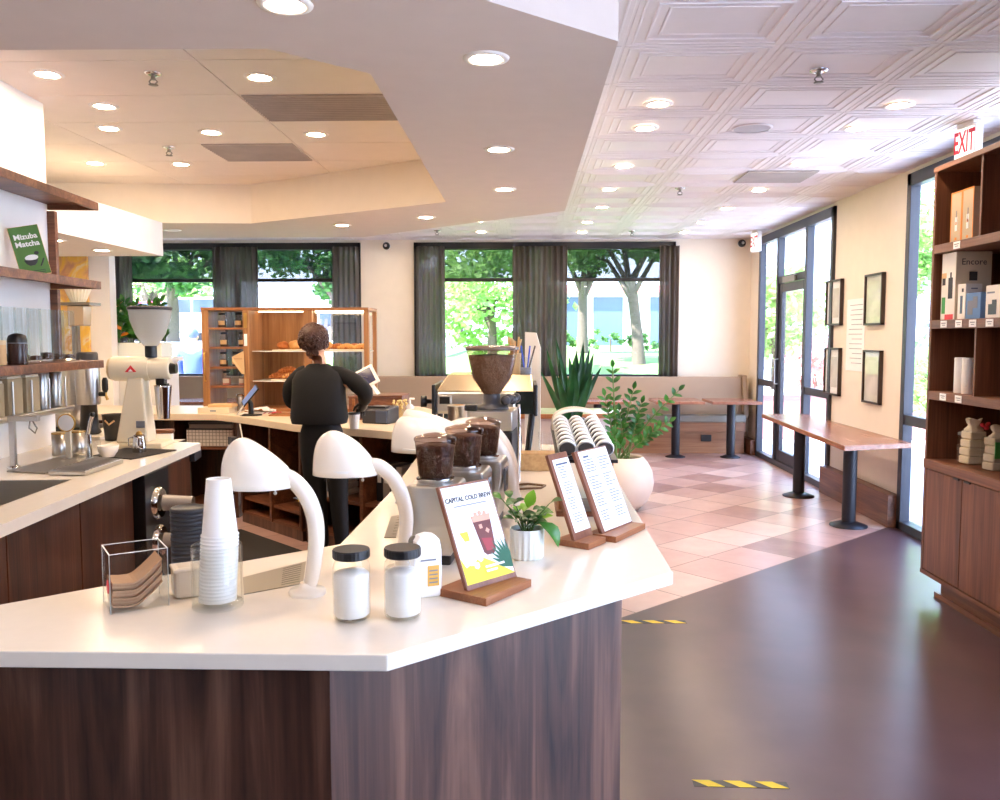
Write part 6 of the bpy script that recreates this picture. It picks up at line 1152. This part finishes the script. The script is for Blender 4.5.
for k in range(22): a=R.uniform(0,6.28); r_=R.uniform(.02,.06); z=R.uniform(.09,.16); m.tube([(.005*cos(a),.005*sin(a),.01),(r_*cos(a),r_*sin(a),z)],[.0015,.001],5); m.ell((r_*cos(a),r_*sin(a),z),.011,7,5)
m.build('flowers',pbr('dried_flower','#dcc489',.8,var=.2),o)
# ================================================================== PERSON
def skin(verts, edges, root=0, sub=2):
    me=bpy.data.meshes.new('s'); me.from_pydata([tuple(v[0]) for v in verts],edges,[]); ob=bpy.data.objects.new('s',me); C.objects.link(ob)
    md=ob.modifiers.new('sk','SKIN'); md.use_smooth_shade=True; md.branch_smoothing=.3
    for i,v in enumerate(verts):
        r=v[1]; me.skin_vertices[0].data[i].radius=(r,r) if not isinstance(r,tuple) else r; me.skin_vertices[0].data[i].use_root=(i==root)
    s=ob.modifiers.new('sb','SUBSURF'); s.levels=sub; s.render_levels=sub
    dg=bpy.context.evaluated_depsgraph_get(); m2=bpy.data.meshes.new_from_object(ob.evaluated_get(dg)); m=MB(); m.add([v.co.copy() for v in m2.vertices],[list(p.vertices) for p in m2.polygons],0,True); bpy.data.objects.remove(ob); return m
def J(px,py,y=0): q=aty(px,py,5.75); return V((q.x, 5.75+y, q.z))
P0=V((aty(320,500,5.75).x,5.75,0)); 
rel=lambda v: v-P0
pel=J(321,432); wai=J(319,410); che=J(318,385,.02); nkb=J(318,364,.03); nk=J(316,357,.05); hd=J(312,345,.07); hdt=J(311,333,.07)
shL,shR=J(301,375,.03),J(338,375,.03); elL,elR=J(289,402,.08),J(364,392,.02); wrL,wrR=J(300,410,.26),J(359,404,.2); 
hiL,hiR=J(311,436),J(333,436); knL,knR=J(316,495,.03),J(339,497,-.02); anL,anR=J(323,556,.0),J(343,554,-.02); anL.z=.09; anR.z=.09; toL=anL+V((-.03,.15,-.055)); toR=anR+V((.05,.15,-.055))
t=thing('person','person with curly brown hair in black top and trousers, seen from behind at the till','person',P0)
vb=[(pel,(.15,.11)),(wai,(.125,.09)),(che,(.145,.10)),(nkb,.06),(nk,.05),(hd,(.075,.085)),(hdt,(.078,.09)),(shL,.058),(elL,.042),(wrL,.028),(shR,.058),(elR,.042),(wrR,.03),(hiL,.085),(knL,.06),(anL,.04),(hiR,.085),(knR,.06),(anR,.04),(toL,.03),(toR,.03)]
eb=[(0,1),(1,2),(2,3),(3,4),(4,5),(5,6),(2,7),(7,8),(8,9),(2,10),(10,11),(11,12),(0,13),(13,14),(14,15),(0,16),(16,17),(17,18),(15,19),(18,20)]
body=skin([(rel(a),r) for a,r in vb],eb)
def hand(m,w,d,side,curl=.5):
    d=d.normalized(); up=V((0,0,1)); s=d.cross(up).normalized(); n=s.cross(d)
    m.tube([w,w+d*.03,w+d*.07,w+d*.09],[.024,.034,.036,.03],12)
    for k,(o_,L) in enumerate(((-.027,.06),(-.009,.072),(.009,.068),(.026,.052))):
        b=w+d*.085+s*o_; m.tube([b,b+d*L*.45-n*L*.12,b+d*L*.75-n*L*.45*curl*2,b+d*L*.8-n*L*.8*curl*1.6],[.0095,.009,.008,.006],8)
    b=w+d*.03+s*side*.032; m.tube([b,b+s*side*.025+d*.025-n*.01,b+s*side*.03+d*.055-n*.02],[.0115,.01,.007],8)
hand(body,rel(wrL),V((.5,.8,-.1)),1)
c=rel(hd)
body.ell(c+V((.0,.1,-.005)),(.012,.02,.018),8,6)
for sx in (-1,1): body.ell(c+V((sx*.078,.0,0)),(.014,.025,.033),10,8); body.ell(c+V((sx*.03,.082,.02)),(.012,.008,.008),8,6)
body.ell(c+V((0,.085,-.042)),(.026,.012,.008),8,6)
body.build('body',W['skin'],t)
# clothes
vt=[(J(320,421),(.172,.125)),(J(319,404),(.165,.12)),(J(318,386,.02),(.165,.115)),(J(318,372,.03),(.12,.085)),(J(317.5,365,.035),(.07,.06)),(shL,.078),(J(290,390,.04),.078),(elL+V((0,.02,0)),.07),(wrL+V((-.03,-.05,.0)),.052),(shR,.078),(J(353,382,.03),.074),(elR,.066),(J(362,400,.12),.05)]
et=[(0,1),(1,2),(2,3),(3,4),(3,5),(5,6),(6,7),(7,8),(3,9),(9,10),(10,11),(11,12)]
def loft(rings,n=28,name='knit_top',cap=True):
    m=MB(); vs=[]
    for c_,rx,ry in rings:
        for i in range(n):
            a=2*pi*i/n; k=lambda v: (abs(v)**.8)*(1 if v>0 else -1); vs.append(V((c_.x+rx*k(cos(a)),c_.y+ry*k(sin(a)),c_.z)))
    m.add(vs,[(j*n+i,j*n+(i+1)%n,(j+1)*n+(i+1)%n,(j+1)*n+i) for j in range(len(rings)-1) for i in range(n)],0,True)
    if cap: m.add(vs[:n],[tuple(range(n-1,-1,-1))],0,True); m.add(vs[-n:],[tuple(range(n))],0,True)
    return m
def fold_tube(pts,rs,n=14):
    S=[];Q=[]
    for i in range(len(pts)-1):
        p0,p1,p2,p3=pts[max(i-1,0)],pts[i],pts[i+1],pts[min(i+2,len(pts)-1)]
        for u in (0,.25,.5,.75): S.append(.5*((2*p1)+(p2-p0)*u+(2*p0-5*p1+4*p2-p3)*u*u+(3*p1-p0-3*p2+p3)*u**3)); Q.append(rs[i]+(rs[i+1]-rs[i])*u)
    S.append(pts[-1]); Q.append(rs[-1]); m=MB(); m.tube(S,Q,n); return m
tr=[(rel(J(319.5,423)),.185,.135),(rel(J(319.5,417)),.195,.145),(rel(J(319,405)),.185,.135),(rel(J(318.5,392,.01)),.18,.13),(rel(J(318,380,.02)),.178,.12),(rel(J(318,372,.03)),.155,.10),(rel(J(318,367.5,.035)),.10,.08),(rel(J(317.5,364,.04)),.066,.062)]
tm=loft(tr)
tm.join(fold_tube([rel(J(305,373,.03)),rel(shL),rel(J(290,388,.05)),rel(elL+V((0,.02,0))),rel(elL.lerp(wrL,.7))],[.05,.058,.062,.057,.048]))
tm.join(fold_tube([rel(J(330,373,.03)),rel(shR),rel(J(353,382,.03)),rel(elR),rel(elR.lerp(wrR,.75))],[.05,.058,.062,.057,.046]))
tm.build('knit_top',W['cloth'],t)
vp=[(J(320,411),(.14,.105)),(J(321,430),(.165,.125)),(hiL+V((0,0,-.02)),.105),(J(313,465,.015),.088),(knL,.07),(J(320,528,.01),.058),(anL+V((0,0,.01)),.05),(hiR+V((0,0,-.02)),.105),(J(337,465),.088),(knR,.07),(J(342,528,-.03),.058),(anR+V((0,0,.01)),.05)]
ep=[(0,1),(1,2),(2,3),(3,4),(4,5),(5,6),(1,7),(7,8),(8,9),(9,10),(10,11)]
skin([(rel(a),r) for a,r in vp],ep,1).build('trousers',W['trouser'],t)
for a,b in ((anL,toL),(anR,toR)): 
    m=MB(); q=rel(a); d=(b-a); d.z=0; d.normalize(); m.tube([q+V((0,0,-.05))-d*.05,q+V((0,0,-.045)),q+V((0,0,-.05))+d*.1,q+V((0,0,-.055))+d*.18],[.03,.045,.042,.025],14); m.build('shoe',W['black'],t)
m=MB(); R=random.Random(11); hc=c+V((0,-.02,.035)); m.ell(hc,(.088,.098,.1),20,14); m.ell(hc+V((0,-.03,.03)),(.085,.08,.075),18,12)
for k in range(330):
    d=V((R.gauss(0,1),R.gauss(0,1)-.4,R.gauss(0,1)+.35)).normalized()
    if (d.y>.5 and d.z<.35) or d.z<-.5: continue
    q=hc+V((d.x*.092,d.y*.102,d.z*.105)); s1=d.cross(V((0,0,1))+V((R.uniform(-.6,.6),R.uniform(-.6,.6),0))).normalized(); s2=d.cross(s1); rr=R.uniform(.010,.019); a0=R.uniform(0,6)
    m.tube([q+(s1*cos(a0+u)+s2*sin(a0+u))*rr+d*(.004+.006*sin(u*.7)) for u in (0,.9,1.8,2.7,3.6,4.5)],[.004,.0055,.006,.006,.005,.002],6)
for k in range(22): a_=-pi/2+R.uniform(-.8,.8); q=hc+V((.06*cos(a_),.07*sin(a_),-.07)); m.tube([q,q+V((R.uniform(-.012,.012),-.006,-.022)),q+V((R.uniform(-.01,.01),.004,-.04))],[.006,.004,.0015],5)
m.build('curly_hair',W['hair'],t)
m=MB(); hand(m,rel(wrR),V((-.35,.6,-.5)),-1,.6); m.build('black_glove',W['black'],t)
p=V((aty(354.5,420,6.0).x,5.99,K)); o=thing('takeaway_cup','white takeaway cup held down by the person with a gloved hand','cup',p); MB().lathe([(.030,0),(.031,.003),(.041,.105)],n=26).build('cup_wall',W['cup'],o); MB().lathe([(.043,.105),(.0435,.112),(.040,.12),(.001,.12)],n=26).build('lid',W['dark'],o)
# the passer-by outside
q=V((aty(193,345,14.2).x,14.2,gz(14.2))); t=thing('person','person in a blue jacket standing outside the left window with back turned','person',q); H_=lambda x,y,z:V((x,y,z))
vb=[(H_(0,0,.92),(.15,.11)),(H_(0,0,1.15),(.14,.1)),(H_(0,0,1.4),(.15,.1)),(H_(0,.01,1.5),.055),(H_(0,.03,1.6),(.075,.085)),(H_(0,.03,1.7),(.075,.085)),(H_(-.19,0,1.4),.06),(H_(-.25,.02,1.12),.045),(H_(-.22,.16,.95),.03),(H_(.19,0,1.4),.06),(H_(.25,.02,1.12),.045),(H_(.22,.16,.95),.03),(H_(-.09,0,.88),.09),(H_(-.1,.0,.48),.06),(H_(-.1,-.02,.09),.042),(H_(.09,0,.88),.09),(H_(.1,.02,.48),.06),(H_(.1,.04,.09),.042)]
b=skin(vb,[(0,1),(1,2),(2,3),(3,4),(4,5),(2,6),(6,7),(7,8),(2,9),(9,10),(10,11),(0,12),(12,13),(13,14),(0,15),(15,16),(16,17)]); hand(b,vb[8][0],V((.1,.6,-.6)),1); hand(b,vb[11][0],V((-.1,.6,-.6)),-1)
b.ell((0,.12,1.6),(.012,.02,.018),8,6); [b.ell((sx*.078,.02,1.62),(.012,.02,.03),8,6) for sx in (-1,1)]; b.build('body',W['skin'],t)
skin([(H_(0,0,.85),(.2,.15)),(H_(0,0,1.15),(.18,.135)),(H_(0,0,1.36),(.18,.12)),(H_(0,.01,1.47),.075),(H_(-.2,0,1.39),.085),(H_(-.265,.02,1.12),.07),(H_(-.235,.13,.99),.05),(H_(.2,0,1.39),.085),(H_(.265,.02,1.12),.07),(H_(.235,.13,.99),.05)],[(0,1),(1,2),(2,3),(2,4),(4,5),(5,6),(2,7),(7,8),(8,9)]).build('blue_jacket',W['jacket'],t)
skin([(H_(0,0,.92),(.16,.12)),(H_(-.09,0,.84),.11),(H_(-.1,0,.48),.08),(H_(-.1,-.02,.1),.065),(H_(.09,0,.84),.11),(H_(.1,.02,.48),.08),(H_(.1,.04,.1),.065)],[(0,1),(1,2),(2,3),(0,4),(4,5),(5,6)]).build('jeans',W['jean'],t)
m=MB(); m.ell((0,.005,1.675),(.09,.105,.095),18,12); m.build('grey_hair',pbr('grey_hair','#5d6a92',.7,var=.2),t)
for x,y in ((-.1,-.02),(.1,.04)): MB().tube([(x,y-.06,.04),(x,y,.045),(x,y+.18,.03)],[.035,.048,.028],12).build('shoe',W['black'],t)

# ================================================================== LIGHT, SKY, CAMERA
w=bpy.data.worlds.new('sky'); SC.world=w; w.use_nodes=True; nt=w.node_tree; bg=nt.nodes['Background']
tc=nt.nodes.new('ShaderNodeTexCoord'); sp=nt.nodes.new('ShaderNodeSeparateXYZ'); nt.links.new(tc.outputs['Generated'],sp.inputs[0]); cr=nt.nodes.new('ShaderNodeValToRGB'); cr.color_ramp.elements[0].position=.0; cr.color_ramp.elements[0].color=(.80,.89,1,1); cr.color_ramp.elements[1].position=.7; cr.color_ramp.elements[1].color=(.42,.60,1,1); nt.links.new(sp.outputs[2],cr.inputs[0]); nt.links.new(cr.outputs[0],bg.inputs[0]); bg.inputs[1].default_value=5.2
sl=bpy.data.lights.new('sun','SUN'); sl.energy=20; sl.angle=radians(1); sl.color=(1,.95,.86); so=bpy.data.objects.new('sun',sl); C.objects.link(so); so.rotation_euler=(radians(38),0,radians(-62)) ; so.location=(0,0,12)
cd=bpy.data.cameras.new('camera'); co=bpy.data.objects.new('camera',cd); C.objects.link(co); cd.sensor_width=36; cd.lens=FOC*36/1000; cd.clip_start=.05; cd.clip_end=300
co.matrix_world=basis(_r,_u,-_f,CAM); SC.camera=co
vs_=SC.view_settings; vs_.view_transform='Standard'; vs_.look='None'; vs_.exposure=1.05; vs_.gamma=1; vs_.use_curve_mapping=False
SC.cycles.use_denoising=True; SC.cycles.caustics_reflective=False; SC.cycles.max_bounces=10; SC.cycles.transparent_max_bounces=24; SC.cycles.diffuse_bounces=5; SC.cycles.glossy_bounces=4; SC.cycles.sample_clamp_indirect=6

# part labels: only where a part looks different from the main part of its thing
ADJ={'chrome':'shiny chrome','brushed_steel':'brushed steel','dark_steel':'dull grey steel','black_plastic':'black','black_metal':'dark metal','dark_grey_plastic':'dark grey','brass':'brass coloured','clear_glass':'clear glass','acrylic':'clear','hopper_plastic':'clear plastic','smoky_lid':'smoky brown','coffee_beans':'dark brown','light_beans':'light brown','walnut_dark':'dark walnut','walnut_shelf':'walnut','walnut_case':'walnut','walnut_rail':'walnut','oak_case':'oak coloured','oak_edge':'oak coloured','sign_wood':'reddish wooden','sign_board_wood':'brown wooden','white_gloss':'glossy white','white_matte':'white','paper':'white','paper_cup':'white','plant_stem':'pale green','soil':'dark brown','leaf_green':'glossy green','leaf_peperomia':'round green','white_powder':'white powdery','red_print':'red','orange_print':'orange','label_green':'green','slate_blue_plastic':'slate blue','tape_yellow':'yellow','dark_screen':'dark','blue_screen':'bright blue','skin':'bare skinned','black_knit':'black knitted','black_denim':'black','brown_hair':'brown','blue_jacket':'blue','taupe_upholstery':'taupe','seat_cushion':'grey green','bench_wood':'wooden','table_top':'brown wooden','lamp_lens':'glowing','lamp_ring':'white','exit_red':'red','kraft_paper':'cream','cream_cap':'tan','black_lid':'black','window_glass':'clear','poster_yellow':'yellow'}
kids={}
for o_ in C.objects:
    if o_.parent: kids.setdefault(o_.parent,[]).append(o_)
for p_,ch in kids.items():
    if p_.parent or p_.get('kind')=='structure': continue
    mn=[c_.data.materials[0].name if c_.type=='MESH' and c_.data.materials else '' for c_ in ch]
    size=lambda c_: c_.dimensions.x*c_.dimensions.y+c_.dimensions.y*c_.dimensions.z+c_.dimensions.x*c_.dimensions.z
    main=mn[max(range(len(ch)),key=lambda i:size(ch[i]))]
    for c_,n_m in zip(ch,mn):
        if n_m!=main and n_m in ADJ: c_['label']=ADJ[n_m]+' '+c_.name.split('.')[0].replace('_',' ')
